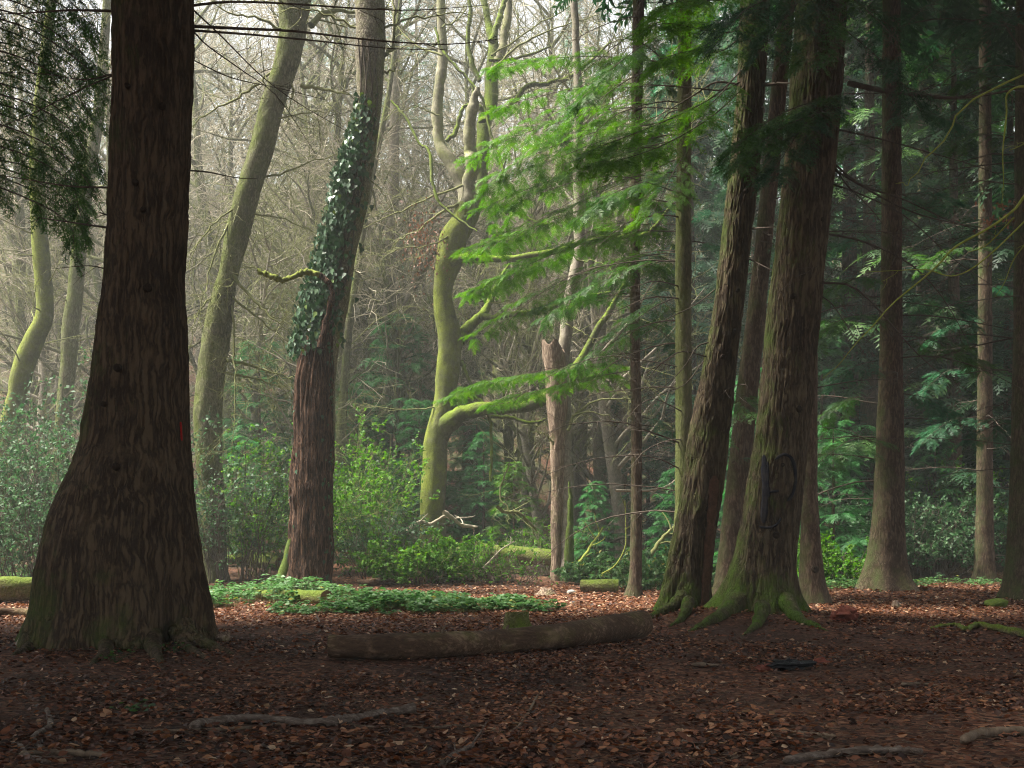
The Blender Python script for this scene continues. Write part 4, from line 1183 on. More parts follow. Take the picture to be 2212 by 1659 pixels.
bare_branches(D, bD, 31.3, ((((990, 440), (950, 460), (900, 500), (860, 520), (840, 545)), 0.045), (((985, 500), (930, 530), (870, 535), (820, 560)), 0.03), (((1000, 400), (900, 440), (830, 470), (775, 500)), 0.035), (((950, 250), (900, 230), (850, 250)), 0.025), (((955, 120), (900, 100), (860, 60), (840, 10)), 0.035), (((955, 60), (1000, 30), (1020, -20)), 0.03),
     (((1060, 150), (1120, 100), (1200, 60), (1300, 30)), 0.04), (((1062, 120), (1150, 60), (1250, 0), (1300, -40)), 0.03), (((940, 880), (890, 885), (820, 880), (750, 870)), 0.025), (((1220, 820), (1280, 840), (1330, 850), (1400, 860)), 0.03), (((1110, 680), (1140, 630), (1150, 580), (1165, 520)), 0.03), (((1060, 655), (1090, 650), (1110, 640), (1120, 590)), 0.025), (((1100, 1000), (1080, 1060), (1100, 1100), (1160, 1150)), 0.03)), dens=3.4, ln=1.2, sub=8, wob=0.26)
# the clump of brown hanging leaves under the fork
gb = Geo(); n = 420
c0 = P(955, 500, 31.2)
pp = c0 + rng.standard_normal((n, 3)) * np.array([0.32, 0.3, 0.5]) + np.array([-0.45, 0, -0.35])
place(gb, SIMPLE_LEAF, pp, rng.standard_normal((n, 3)) * .4 + np.array([0, 0, -1.0]), rng.standard_normal((n, 3)), R2(0.06, 0.11, n), rng.random(n))
obj('dry_leaves', gb.mesh('dry_leaves', M['beechleaf'], bD), D, kind='stuff')

# ---- rotten broken trunk with a mossy twin
N_rows = [(735, 1171, 1214), (760, 1172, 1220), (850, 1180, 1226), (963, 1189, 1222), (1062, 1191, 1219), (1206, 1190, 1219), (1262, 1187, 1222)]
Nn_, fN, bN, trN = tree('broken_tree', N_rows, 29.0, M['bark_rot'], 'broken reddish rotten trunk grown together with a green mossy stem', sides=40, dz=0.06, bark=0.02, cell=0.08, vlen=0.6, seed=91, bumps=0.06, zcut=lambda T: CAMH + (1150 - 752 + 14 * np.cos(T + 2.0) + 9 * np.sin(4 * T)) * 29 / FPX)
limb(Nn_, bN, 28.9, ((1227, 1275), (1225, 1206), (1226, 1080), (1224, 960), (1220, 860), (1218, 790), (1224, 700), (1237, 620), (1252, 540), (1250, 470), (1246, 380), (1250, 250), (1245, 100), (1240, -40)), (40, 30, 27, 26, 26, 26, 26, 26, 26, 24, 22, 20, 18, 15), 'bark_pale', 'pale_stem', 60, 18, 0.8)
limb(Nn_, bN, 28.7, ((1231, 1270), (1229, 1190), (1232, 1110), (1230, 1040)), (26, 20, 14, 4), 'moss', 'moss_sleeve', 20, 10)
bare_branches(Nn_, bN, 28.8, ((((1226, 930), (1240, 900), (1280, 870), (1330, 862), (1380, 860)), 0.05), (((1236, 900), (1270, 890), (1320, 905), (1330, 920)), 0.03), (((1222, 700), (1260, 720), (1300, 750)), 0.03), (((1245, 560), (1300, 570), (1340, 600)), 0.025), (((1195, 960), (1180, 940), (1150, 930)), 0.03)), dens=2, ln=0.6)

# ---- pale and thin trunks
def slim(name, Y, pts, widths, mat, label, nbr=0, group=None, twig='twig_pale', ln=0.8, cat='tree'):
    base = P(pts[0][0], pts[0][1], Y)
    base[2] = float(terr(base[0], base[1]))
    root = thing(name, base, label, cat, group)
    p = px(Y, *pts); p[0, 2] = base[2] - 0.15
    n = 50
    path = curve(p, n)
    w = np.interp(np.linspace(0, 1, n), np.linspace(0, 1, len(widths)), widths) * Y / FPX / 2
    g = Geo(); tubes_r(g, path[None], w[None] * (1 + 0.03 * rng.standard_normal((1, n))), 18)
    obj('trunk', g.mesh('trunk', M[mat], base), root)
    for k in range(nbr):
        q = path[int(n * (0.2 + 0.75 * (k + .5) / nbr))]
        a = R2(0, 6.28)
        br = grow(q, [math.cos(a), math.sin(a), 0.4], R2(1.0, 3.0), 9, 0.15, (0, 0, 0.1))[0]
        dead_branch(root, base, br, 0.022, twig, 2.6, ln, 4, 'branch', 5, 0.0, 0.2, 1.0)
    return root, base, path


slim('pale_tree', 38, ((1326, 1240), (1333, 1107), (1343, 963), (1350, 873), (1362, 747), (1368, 650), (1374, 400), (1378, 150), (1380, -60)), (38, 34, 32, 27, 25, 24, 22, 18, 14), 'bark_pale', 'smooth pale pinkish trunk slanting up behind the slender straight conifer', 8)
slim('pale_tree', 37, ((836, 1190), (838, 738), (840, 639), (845, 504), (851, 324), (853, 216), (855, 60), (858, -60)), (26, 24, 24, 24, 22, 20, 16, 14), 'bark_pale', 'straight pale grey trunk rising from the thicket beyond the glade', 10)
slim('thin_tree', 34, ((728, 1240), (733, 1035), (735, 963), (747, 783), (758, 675), (775, 560), (800, 400), (840, 200), (870, -40)), (26, 24, 23, 17, 17, 15, 13, 11, 8), 'bark_oak', 'thin greenish tree leaning behind the dead snag', 9, twig='twig_moss')
slim('thin_tree', 36, ((1128, 1235), (1135, 981), (1142, 891), (1144, 819), (1153, 765), (1165, 720), (1200, 610), (1240, 480)), (13, 13, 13, 11, 11, 10, 8, 5), 'bark_pale', 'thin pale pole-like stem right of the mossy beech', 6, twig='twig_moss')
slim('leaning_tree', 30, ((6, 1240), (10, 1000), (36, 855), (54, 783), (76, 729), (97, 675), (90, 567), (84, 480), (80, 300), (100, 100), (120, -60)), (46, 44, 40, 48, 42, 36, 36, 34, 28, 22, 18), 'bark_beech', 'crooked stem bright with moss at the left, among holly', 12, twig='twig_moss')
slim('leaning_tree', 33, ((120, 1230), (138, 900), (148, 783), (152, 711), (162, 639), (168, 567), (185, 420), (212, 250), (225, 100), (235, -60)), (36, 34, 32, 38, 34, 32, 28, 24, 20, 16), 'bark_oak', 'dark greenish curved trunk behind the crooked mossy stem', 12, twig='twig_moss')
slim('thin_tree', 42, ((690, 1150), (680, 600), (664, 450), (660, 350), (662, 288), (640, 150), (650, -60)), (20, 20, 18, 17, 15, 13, 10), 'bark_pale', 'thin pale bare tree seen between the two leaning trees', 12, twig='twig_pale')

# bare tree outside the right edge: its mossy branches reach into the view
root_r = thing('bare_tree', onground(6.2, 11.5), 'bright yellow-mossy bare branches reaching in before the dark right-hand stand', 'tree')
br_ = onground(6.2, 11.5)
gt = Geo(); pth = curve(np.array([br_ + [0, 0, -0.1], br_ + [0.05, 0, 2.5], br_ + [-0.05, 0.1, 5], br_ + [0.2, 0, 9]]), 20)
tubes(gt, pth, 0.16, 0.05, 14); obj('trunk', gt.mesh('trunk', M['bark_oak'], br_), root_r)
for pts, r, dn, ln in ((((2330, 330), (2250, 390), (2212, 425), (2190, 454), (2136, 493), (2064, 533), (2028, 571), (1990, 605), (1927, 657), (1885, 705), (1848, 743), (1810, 790), (1776, 817)), 0.018, 0.5, 0.12),
                       (((2330, 250), (2230, 190), (2178, 200), (2174, 250), (2166, 330), (2168, 390), (2164, 440)), 0.016, 1.2, 0.2), (((2300, 250), (2212, 310), (2180, 325)), 0.012, 1, .2),
                       (((2330, 300), (2230, 500), (2190, 560), (2170, 610), (2150, 640)), 0.010, 1, 0.15), (((2190, 470), (2130, 530), (2090, 545)), 0.010, 1, 0.15), (((2330, 360), (2100, 580), (1990, 582), (1860, 588)), 0.010, 1.2, 0.3)):
    dead_branch(root_r, br_, curve(px(12.0, *pts, dY=0.8), 30), r, 'twig_yellow', dn, ln, 1, 'branch', 7, wob=0.2, flat=1.0)
bare_branches(root_r, br_, 14.5, ((((2330, 100), (2100, 220), (2040, 300), (1990, 360), (1960, 400), (1940, 395)), 0.016),), 'twig_yellow', 1, 0.2, 1, dY=0.4)
gl_ = Geo(); n = 70
pp = np.vstack([P(2140, 482 + 4 * rng.standard_normal(), 12.5) + rng.standard_normal(3) * np.array([.14, .1, .025]) for _ in range(45)] + [P(2172, 445, 12.3) + rng.standard_normal(3) * np.array([.1, .1, .025]) for _ in range(25)])
place(gl_, FOLD_LEAF, pp, rng.standard_normal((n, 3)) - np.array([0, 0, .6]), rng.standard_normal((n, 3)), R2(.04, .06, n), rng.random(n))
obj('dry_leaves', gl_.mesh('dry_leaves', M['beechleaf'], br_), root_r, kind='stuff')

# ------------------------------------------------------------------ background wood: shared tree meshes
def at(a, Y):
    return (a - CX) * Y / FPX


def bare_tree_meshes(seed, h, tw):
    """trunk and crown of a leafless tree, local coordinates"""
    gt, gc = Geo(), Geo()
    tp = grow([[0, 0, -0.3]], [[R2(-.08, .08), R2(-.08, .08), 1]], h * 0.85, 12, 0.05, (0, 0, 0.2))
    tubes(gt, tp, h * 0.016, 0.03, 10)
    p, d, par, t = sample(tp, 26, 0.14, 1.0)
    l1 = grow(p, spread(d, R2(0.6, 1.2, len(p))), h * 0.28 * (1.15 - 0.6 * t) * R2(.6, 1.2, len(p)), 8, 0.16, (0, 0, 0.25))
    tubes(gt, l1, h * 0.0045 * (1.25 - 0.6 * t), 0.010, 5)
    p, d, par, t = sample(l1, 8, 0.15, 1)
    l2 = grow(p, spread(d, R2(0.5, 1.1, len(p))), h * 0.10 * R2(.5, 1.3, len(p)), 6, 0.2, (0, 0, 0.05))
    tubes(gc, l2, 0.016, 0.006, 3)
    p, d, par, t = sample(l2, 6, 0.15, 1)
    l3 = grow(p, spread(d, R2(0.5, 1.1, len(p))), h * 0.045 * R2(.5, 1.3, len(p)), 4, 0.2)
    tubes(gc, l3, 0.009, 0.004, 3)
    return gt.mesh('trunk', M['bark_pale'] if seed % 2 else M['bark_oak']), gc.mesh('twigs', M[tw])


BARE = [bare_tree_meshes(k, h, tw) for k, (h, tw) in enumerate(((20, 'twig_pale'), (17, 'twig_moss'), (21, 'twig_pale'), (15, 'twig_moss')))]


def conifer_meshes(h, z0, rad, nb, mat, size, per_m, sprays, lod):
    gt = Geo()
    tubes(gt, np.array([[0, 0, -0.3], [0, 0, h * .5], [0, 0, h * 0.97]]), h * 0.013 + 0.01, 0.015, 12)
    return gt.mesh('trunk', M['bark_con']), crown_mesh(z0, h, rad, nb, 0, mat, lod, size, sprays, per_m, upper=0.08)


CON = [conifer_meshes(22, 3.5, 3.6, 70, M['hemlock'], 0.75, 2.6, 4, 0), conifer_meshes(20, 2.0, 3.2, 66, M['bluegreen'], 0.72, 2.6, 4, 0)]
CON.append(conifer_meshes(21, 1.2, 3.4, 84, M['spruce'], 0.75, 2.8, 5, 0))
SAP = [conifer_meshes(4.2, 0.3, 1.7, 44, M['emerald'], 0.34, 6, 5, 1), conifer_meshes(5.0, 0.3, 1.9, 48, M['emerald'], 0.36, 6, 5, 1), conifer_meshes(3.4, 0.2, 1.5, 36, M['hemlock_lit'], 0.36, 5, 4, 1)]


def stand(name, meshes, x, y, rot, s, label, group, names=('trunk', 'crown'), cat='tree', dz=0.0):
    r = thing(name, onground(x, y, dz), label, cat, group)
    r.rotation_euler = (0, 0, rot)
    r.scale = (s, s, s)
    for nm, me in zip(names, meshes):
        obj(nm, me, r)
    return r


# leafless trees on the slope
cnt = 0
for k in range(400):
    y = 36 + 52 * rng.random() ** 1.15; x = R2(-0.56, 0.36) * y
    if cnt >= 84:
        break
    if x > 0.15 * y or (x > 0.1 * y and rng.random() < 0.5) or (x < -0.46 * y and y < 55):
        continue
    cnt += 1
    stand('bare_tree', BARE[cnt % 4], x, y, R2(0, 6.28), R2(0.8, 1.25), ('pale grey', 'green mossy')[cnt % 2] + ' leafless tree ' + ('standing low on the slope just behind the glade' if y < 52 else 'standing high on the hazy slope far behind the glade'), 'leafless trees on the slope', ('trunk', 'crown'))
cnt = 0
for k in range(400):
    y = R2(34, 80); x = R2(-0.35, 0.58) * y
    if cnt >= 50:
        break
    if x < 0.12 * y and (y < 62 or rng.random() < 0.5):
        continue
    if 0.05 * y < x < 0.14 * y and y < 48:
        continue
    cnt += 1
    stand('background_conifer', CON[cnt % 2], x, y, R2(0, 6.28), R2(0.85, 1.2), ('blue-green' if cnt % 2 else 'mid-green') + ' tall conifer ' + ('in the dark wood close behind the right-hand trunks' if y < 52 else 'far back in the hazy wood'), 'conifers in the wood behind', ('trunk', 'crown'))
for (x, y, sc, lab) in ((7.6, 34.5, 0.9, 'added dark spruce with low boughs right behind the stout brown conifer'), (10.6, 36, 1.0, 'added dark spruce with low boughs between the stout and far dark conifers'), (13.2, 34, 0.95, 'added dark spruce with low boughs behind the far dark conifer'), (16.2, 37, 1.0, 'added dark spruce with low boughs behind the trunk beside the mossy stone'), (5.6, 38, 0.9, 'added dark spruce behind the gap of the leaning pair'), (9.0, 42, 1.1, 'tall dark spruce added deep in the shade behind the low-boughed ones'), (14.5, 43, 1.1, 'tall dark spruce added deep in the wood behind the shaded holly')):
    stand('darkening_spruce', CON[2], x, y, R2(0, 6.28), sc, lab, 'dark spruces added to darken the right-hand stand')  # added as a dark wall of needles to darken the right-hand stand
for (a, Y, k, sc, lab) in ((330, 35, 1, 0.7, 'small mossy bare tree close behind the huge flared conifer'), (560, 36, 3, 0.75, 'twiggy bare tree behind the mossy leaning tree'), (640, 33.5, 1, 0.6, 'twiggy mossy sapling in the gap left of the ivy-clad tree'), (800, 38, 0, 0.75, 'pale twiggy bare tree in the gap right of the ivy-clad tree'),
                           (895, 36, 2, 0.65, 'pale twiggy bare tree close left of the mossy beech'), (1105, 38, 0, 0.75, 'pale twiggy bare tree close right of the mossy beech'), (1170, 35, 3, 0.7, 'mossy twiggy bare tree above the broken rotten trunk'), (70, 35, 3, 0.8, 'mossy twiggy bare tree behind the crooked mossy stem')):
    stand('bare_tree', BARE[k], at(a, Y), Y, R2(0, 6.28), sc, lab, 'leafless trees on the slope')
# young evergreens in the glade, each at its place
for (a, b_, Y, k, s, lab) in ((860, 1230, 36, 1, 1.45, 'young bright green hemlock with layered boughs left of the mossy beech'), (1030, 1230, 37, 0, 1.05, 'blue-green young yew right behind the mossy beech trunk'),
                              (1110, 1240, 33, 2, 0.85, 'yellowish green young hemlock under the long mossy limb'), (1285, 1240, 30, 0, 0.60, 'small dark feathery yew beside the mossy broken trunk'), (560, 1240, 35, 1, 1.25, 'green young hemlock between the leaning tree and the dead snag'),
                              (1460, 1245, 29, 0, 0.7, 'small blue-green evergreen behind the left leaning conifer'), (1800, 1255, 28, 0, 0.95, 'dark green young evergreen between the moss-footed and stout conifers'), (1775, 1240, 33, 1, 1.35, 'taller young hemlock in shade behind the moss-footed conifer'),
                              (2020, 1240, 33, 0, 0.9, 'dark young evergreen beyond the stout brown conifer'), (1640, 1250, 29, 1, 1.1, 'young hemlock seen between the leaning pair of trunks'), (640, 1200, 44, 1, 1.7, 'hazy young hemlock far behind the dead snag'), (960, 1180, 46, 0, 1.9, 'hazy blue-green evergreen far behind the mossy beech'), (530, 1240, 31, 0, 0.8, 'green young evergreen at the back of the fresh green thicket'), (770, 1240, 35, 0, 1.2, 'green young evergreen close behind the thin greenish tree'), (905, 1235, 34, 1, 0.9, 'emerald young evergreen directly left of the beech trunk'), (1045, 1235, 34, 1, 0.75, 'low emerald evergreen filling the gap right of the beech foot'), (300, 1230, 38, 0, 1.3, 'young evergreen mostly hidden behind the huge flared conifer'), (1400, 1220, 40, 0, 1.6, 'shadowed evergreen behind the pale slanting trunk')):
    x = (a - CX) * Y / FPX
    stand('young_evergreen', SAP[k], x, Y, R2(0, 6.28), s, lab, 'young evergreens under the trees')

# ------------------------------------------------------------------ undergrowth
def shrub(name, x, y, w, h, nst, mat, twig, label, leaves=900, size=0.05, arch=-0.4, cat='bush', group=None, brown=0):
    base = onground(x, y)
    root = thing(name, base, label, cat, group)
    gw, gf = Geo(), Geo()
    a = R2(0, 6.28, nst); rr = np.sqrt(rng.random(nst)) * w * 0.30
    P0 = np.stack([x + rr * np.cos(a), y + rr * np.sin(a) * 0.7, np.zeros(nst)], -1)
    P0[:, 2] = terr(P0[:, 0], P0[:, 1]) - 0.03
    D0 = np.stack([np.cos(a) * R2(.1, .9, nst) * w / (2 * h), np.sin(a) * R2(.1, .8, nst) * w / (2 * h), np.ones(nst)], -1)
    st = grow(P0, D0, h * R2(0.6, 1.35, nst), 8, 0.14, (0, 0, arch))
    tubes(gw, st, 0.012, 0.004, 4)
    p, d, par, t = sample(st, 7, 0.2, 1)
    s2 = grow(p, spread(d, R2(.5, 1.1, len(p))), h * 0.33 * R2(.5, 1.3, len(p)), 4, 0.2, (0, 0, -0.1))
    tubes(gw, s2, 0.006, 0.003, 3)
    p, d, par, t = sample(s2, 3, 0.2, 1)
    s3 = grow(p, spread(d, R2(.5, 1.0, len(p))), h * 0.14 * R2(.5, 1.3, len(p)), 3, 0.2)
    tubes(gw, s3, 0.004, 0.002, 3)
    obj('stems', gw.mesh('stems', M[twig], base), root)
    if leaves:
        allp = s3; leaves = int(leaves * 2.6); size = size * 1.65
        c = max(1, int(math.ceil(leaves / len(allp))))
        p, d, par, t = sample(allp, c, 0.1, 1)
        k = rng.random(len(p)) < leaves / len(p)
        p, d = p[k], d[k]; n = len(p)
        place(gf, SIMPLE_LEAF, p + rng.normal(0, .02, (n, 3)), spread(d, R2(.4, 1.2, n)), rand_up(n, 0.55), size * R2(.6, 1.3, n), np.clip(rng.normal(.5, .25, n), 0, 1))
        obj('foliage', gf.mesh('foliage', mat, base), root)
    return root


def at(a, Y):
    return (a - CX) * Y / FPX


for (a, Y, w, h, ns, mat, tw, lv, sz, lab) in (
        (905, 27.5, 2.6, 1.05, 44, 'bush', 'twig_moss', 2400, 0.065, 'bright green leafy bramble thicket at the foot of the mossy beech'),
        (1000, 27.8, 2.2, 0.9, 36, 'bush', 'twig_moss', 1300, 0.06, 'low green bramble mound beside the brown brush right of the beech'),
        (1090, 27.2, 2.0, 0.75, 40, 'bush', 'twig_dark', 120, 0.05, 'tangle of brown dead brush at the edge of the leaf carpet'),
        (820, 28.5, 2.4, 1.6, 40, 'holly', 'twig_dark', 900, 0.06, 'brown twiggy thicket with few leaves between snag and beech'),
        (780, 31, 2.6, 2.9, 34, 'bush', 'twig_moss', 2000, 0.07, 'tall green holly thicket right of the dead snag'),
        (850, 33, 2.6, 2.1, 30, 'holly', 'twig_moss', 1500, 0.07, 'green thicket beneath the layered young hemlock'),
        (590, 28.5, 2.8, 2.7, 36, 'bush', 'twig_moss', 2100, 0.07, 'fresh green thicket left of the dead snag'),
        (510, 27, 2.2, 3.0, 36, 'holly', 'twig_dark', 1300, 0.06, 'twiggy holly at the foot of the mossy leaning tree'),
        (60, 24, 3.0, 2.9, 46, 'holly', 'twig_dark', 2300, 0.06, 'wide grey-green holly thicket left of the huge flared conifer'),
        (150, 26, 2.8, 3.8, 44, 'holly', 'twig_dark', 2300, 0.065, 'tall holly tangle beneath the dark curved trunk'),
        (10, 28, 2.8, 3.6, 36, 'holly', 'twig_moss', 1500, 0.065, 'pale twiggy bush around the crooked mossy stem'),
        (1180, 31, 2.2, 1.2, 30, 'bush', 'twig_pale', 700, 0.06, 'sparse twiggy bush behind the long fallen mossy log'),
        (1430, 25.5, 2.6, 0.9, 40, 'bramble', 'twig_moss', 2300, 0.07, 'lush bramble bank behind the slender straight conifer'),
        (1320, 28, 2.4, 0.8, 34, 'bramble', 'twig_moss', 1700, 0.07, 'bramble bank around the short mossy log'),
        (1690, 27, 2.6, 0.9, 34, 'bush', 'twig_dark', 1300, 0.07, 'green bush behind the foot of the leaning pair'),
        (1810, 25.5, 2.4, 1.0, 30, 'bush', 'twig_dark', 1200, 0.065, 'dark bush beside the stout brown conifer'),
        (2010, 31, 3.2, 1.9, 40, 'holly', 'twig_dark', 2000, 0.07, 'shaded holly bank between the stout and far dark conifers'),
        (2070, 33.5, 3.0, 2.3, 40, 'bush', 'twig_dark', 1700, 0.07, 'shaded green bushes behind the far dark conifer'),
        (2180, 32, 2.8, 1.8, 34, 'holly', 'twig_dark', 1300, 0.07, 'shadowed thicket right of the far dark conifer'),
        (1890, 32, 3.0, 2.2, 36, 'holly', 'twig_dark', 1600, 0.07, 'shadowed thicket directly behind the stout brown conifer')):
    shrub('shrub', at(a, Y), Y, w, h, ns, M[mat], tw, lab, lv, sz, group='shrubs along the edge of the leaf carpet')


def ground_cover(name, cx, cy_, rx, ry, n, h, mat, size, kindlabel):
    g = Geo(); gs_ = Geo()
    a = R2(0, 6.28, n); r = np.sqrt(rng.random(n)) ** 0.85
    x = cx + rx * r * np.cos(a); y = cy_ + ry * r * np.sin(a)
    k = vnoise(x * 1.5 + 7, y * 1.5 + 3, seed=8) + 0.35 * (1 - r) > 0.52
    x, y, r = x[k], y[k], r[k]; n = len(x)
    z = terr(x, y) + h * (0.25 + 0.9 * rng.random(n)) * (1.1 - 0.6 * r) * (0.6 + 0.8 * vnoise(x * 2 + 9, y * 2, seed=9))
    p = np.stack([x, y, z], -1)
    q = p.copy(); q[:, 2] = terr(x, y); q[:, :2] += rng.normal(0, 0.05, (n, 2))
    tubes(gs_, np.stack([q, p], 1), 0.004, 0.002, 3)
    for j in range(3):
        ang = R2(0, 6.28, n)
        X = np.stack([np.cos(ang), np.sin(ang), R2(-.35, .15, n)], -1)
        place(g, FOLD_LEAF, p + unit(X) * size * 0.6, X, rand_up(n, 0.45), size * R2(.8, 1.6, n), np.clip(rng.normal(.5, .22, n), 0, 1))
    o = obj(name, g.mesh(name, mat), kind='stuff')
    tag(o, kindlabel, 'bramble')
    so = obj('stems', gs_.mesh('stems', M['twig_moss']), o, kind='stuff')
    return o


for (a, b_, rx, ry, n, h, sz, lab) in ((560, 1300, 1.7, 2.3, 2300, 0.42, 0.085, 'fresh bramble leaves around the small mossy log by the snag'), (930, 1318, 2.3, 1.3, 2300, 0.26, 0.085, 'low bright bramble patch behind the bare fallen log'),
                                      (760, 1318, 1.4, 1.3, 1100, 0.28, 0.08, 'bramble leaves in front of the dead snag'), (20, 1270, 1.6, 3.0, 1500, 0.4, 0.08, 'bramble leaves left of the huge flared conifer'), (1360, 1252, 2.6, 1.8, 1700, 0.35, 0.08, 'bramble carpet behind the slender straight conifer'),
                                      (1850, 1268, 1.6, 1.5, 500, 0.2, 0.07, 'sparse shaded greenery beside the stout brown conifer'), (1700, 1275, 1.8, 1.6, 800, 0.25, 0.08, 'greenery seen between and behind the leaning pair'), (2060, 1262, 2.2, 1.2, 500, 0.15, 0.07, 'sparse low greenery in front of the shaded holly bank')):
    gp = G(a, b_)
    ground_cover('bramble_patch', gp[0], gp[1], rx, ry, n, h, M['bramble'], sz, lab)

# small sprigs on the leaf carpet
for (a, b_, lab) in ((250, 1432, 'tiny green sprig on the needles before the huge flared conifer'), (374, 1412, 'small leafy shoot between the roots of the huge flared conifer'), (300, 1545, 'small green seedling among brown leaves near the long grey stick')):
    gp = G(a, b_); g = Geo()
    n = 16
    p = gp + np.stack([rng.normal(0, .10, n), rng.normal(0, .06, n), R2(.03, .12, n)], -1)
    place(g, FOLD_LEAF, p, rng.standard_normal((n, 3)) * np.array([1, 1, .3]), rand_up(n, .4), R2(.04, .07, n), rng.random(n))
    tubes(g, np.stack([np.repeat(gp[None], n, 0), p], 1), 0.002, 0.0015, 3, a=0.2)
    tag(obj('sprig', g.mesh('sprig', M['hemlock'], gp), None, gp), lab, 'plant')

# ------------------------------------------------------------------ logs, stumps, sticks
def log_thing(name, pts, rad, mat, label, cat='log', k=40, n=60, cut='darkcut', noise=0.05, group=None, endlabel=None, sub=None, bend=True):
    pts = np.asarray(pts, float)
    path = curve(pts, n)
    base = path[n // 2].copy(); base[2] = float(terr(base[0], base[1]))
    root = thing(name, base, label, cat, group)
    r = np.interp(np.linspace(0, 1, n), np.linspace(0, 1, len(rad)), rad)
    T = unit(np.gradient(path, axis=0)); U = unit(np.cross(T, [0, 0, 1.0])); W = np.cross(U, T)
    th = np.arange(k) * 2 * np.pi / k
    s = np.linspace(0, np.linalg.norm(np.diff(path, axis=0), axis=1).sum(), n)
    nz = (vnoise(th[None] / 6.2832 * 6, s[:, None] * 3 + 5, 6, 11) - .5) * 2 * noise + (vnoise(th[None] / 6.2832 * 20, s[:, None] * 9 + 5, 20, 12) - .5) * noise * 0.9
    rr = r[:, None] * (1 + nz)
    V = path[:, None] + rr[..., None] * (np.cos(th)[None, :, None] * U[:, None] + np.sin(th)[None, :, None] * W[:, None])
    i = np.arange(n - 1)[:, None] * k; j = np.arange(k)[None]; j2 = (j + 1) % k
    g = Geo(); g.add(V.reshape(-1, 3), np.stack([i + j, i + j2, i + k + j2, i + k + j], -1).reshape(-1, 4))
    obj('bark', g.mesh('bark', M[mat], base), root)
    for e, sg in ((0, -1), (n - 1, 1)):
        ge = Geo()
        ring = V[e]; c = path[e]
        inner = c + (ring - c) * 0.55 + T[e] * sg * 0.006
        vv = np.vstack([ring, inner, c[None] + T[e] * sg * 0.004])
        jj = np.arange(k); jn = (jj + 1) % k
        ge.add(vv, np.stack([jj, jn, k + jn, k + jj], -1))
        ge.add(vv, np.stack([k + jj, k + jn, np.full(k, 2 * k)], -1))
        obj('cut_end', ge.mesh('cut_end', M[cut], base, False), root)
    return root, path, base


def gp_(a, b_, dz):
    q = G(a, b_); q[2] += dz
    return q


# the bare fallen log
lp = [gp_(712, 1424, 0.125), gp_(850, 1426, 0.128), gp_(960, 1420, 0.125), gp_(1080, 1412, 0.125), gp_(1210, 1402, 0.14), gp_(1310, 1391, 0.165), gp_(1386, 1381, 0.185)]
lg, lpath, lbase = log_thing('fallen_log', lp, [0.115, 0.13, 0.13, 0.126, 0.135, 0.155, 0.165], 'log', 'long bare fallen log with sawn ends lying on the leaves in the open', n=90, k=48, noise=0.05)
for t, h in ((0.33, 0.06), (0.52, 0.04)):
    q = lpath[int(89 * t)]
    g = Geo(); tubes(g, np.stack([q + [0, -0.02, 0.10], q + [0.015, -0.03, 0.13 + h * .4], q + [0.03, -0.03, 0.13 + h]]), 0.022, 0.012, 7)
    obj('branch_stub', g.mesh('branch_stub', M['stick_brown'], lbase), lg)
for t, sz, nm in ((0.80, 0.05, 'bare_wood_patch'),):
    q = lpath[int(89 * t)]; g = Geo(); tn = unit(lpath[int(89 * t) + 1] - q)
    aa = np.linspace(-0.35, 0.35, 5) + (0.35 if t > .5 else -0.35)
    ss = np.linspace(-1, 1, 6)
    if t < .5: ss = ss * (1 + 0.25 * rng.random(6))
    Vp = np.array([[q + tn * s_ * sz + (0.139 if t < .5 else 0.158) * (np.array([0, -math.cos(b + .6), math.sin(b + .6)])) for b in aa * (1 - 0.3 * s_ * s_)] for s_ in ss])
    i = np.arange(5)[:, None] * 5; j = np.arange(4)[None]
    g.add(Vp.reshape(-1, 3), np.stack([i + j, i + j + 1, i + 5 + j + 1, i + 5 + j], -1).reshape(-1, 4))
    obj(nm, g.mesh(nm, M['cutwood'], lbase), lg)

log_thing('mossy_log', [gp_(560, 1298, 0.12), gp_(630, 1303, 0.12), gp_(705, 1308, 0.13)], [0.09, 0.12, 0.13], 'mosslog', 'short moss-covered log with pale cut end at the foot of the dead snag', cut='cutwood', noise=0.12)
log_thing('mossy_log', [gp_(1257, 1281, 0.14), gp_(1296, 1281, 0.15), gp_(1336, 1281, 0.14)], [0.14, 0.15, 0.14], 'mosslog', 'short thick mossy log between the two stems behind the leaf carpet', cut='cutwood', noise=0.10)
for pts, r, lab in (([P(490, 1215, 30), P(540, 1206, 30.2), P(605, 1222, 29.4)], [0.12, 0.16, 0.15], 'large sunlit mossy log behind the snag, lying lower in front'), ([P(500, 1200, 30.8), P(550, 1196, 31), P(612, 1206, 30.6)], [0.10, 0.12, 0.12], 'mossy log lying behind another mossy log left of the snag')):
    p_ = np.array(pts); p_[:, 2] = terr(p_[:, 0], p_[:, 1]) + np.array(r) * 0.9 + 0.06
    log_thing('mossy_log', p_, r, 'mosslog', lab, noise=0.14)
p_ = np.array([P(1040, 1212, 30.5), P(1120, 1207, 30.3), P(1200, 1205, 30)]); p_[:, 2] = terr(p_[:, 0], p_[:, 1]) + np.array([.5, .5, .48])
log_thing('mossy_log', p_, [0.22, 0.23, 0.22], 'mosslog', 'long pale mossy fallen trunk ending at the mossy broken tree', noise=0.07)
log_thing('fallen_branch', [gp_(775, 1264, 0.07), gp_(805, 1266, 0.09), gp_(855, 1263, 0.06)], [0.05, 0.10, 0.06], 'log', 'short brown root-like log in front of the brown twiggy thicket', cat='log', noise=0.2, n=24, k=16)
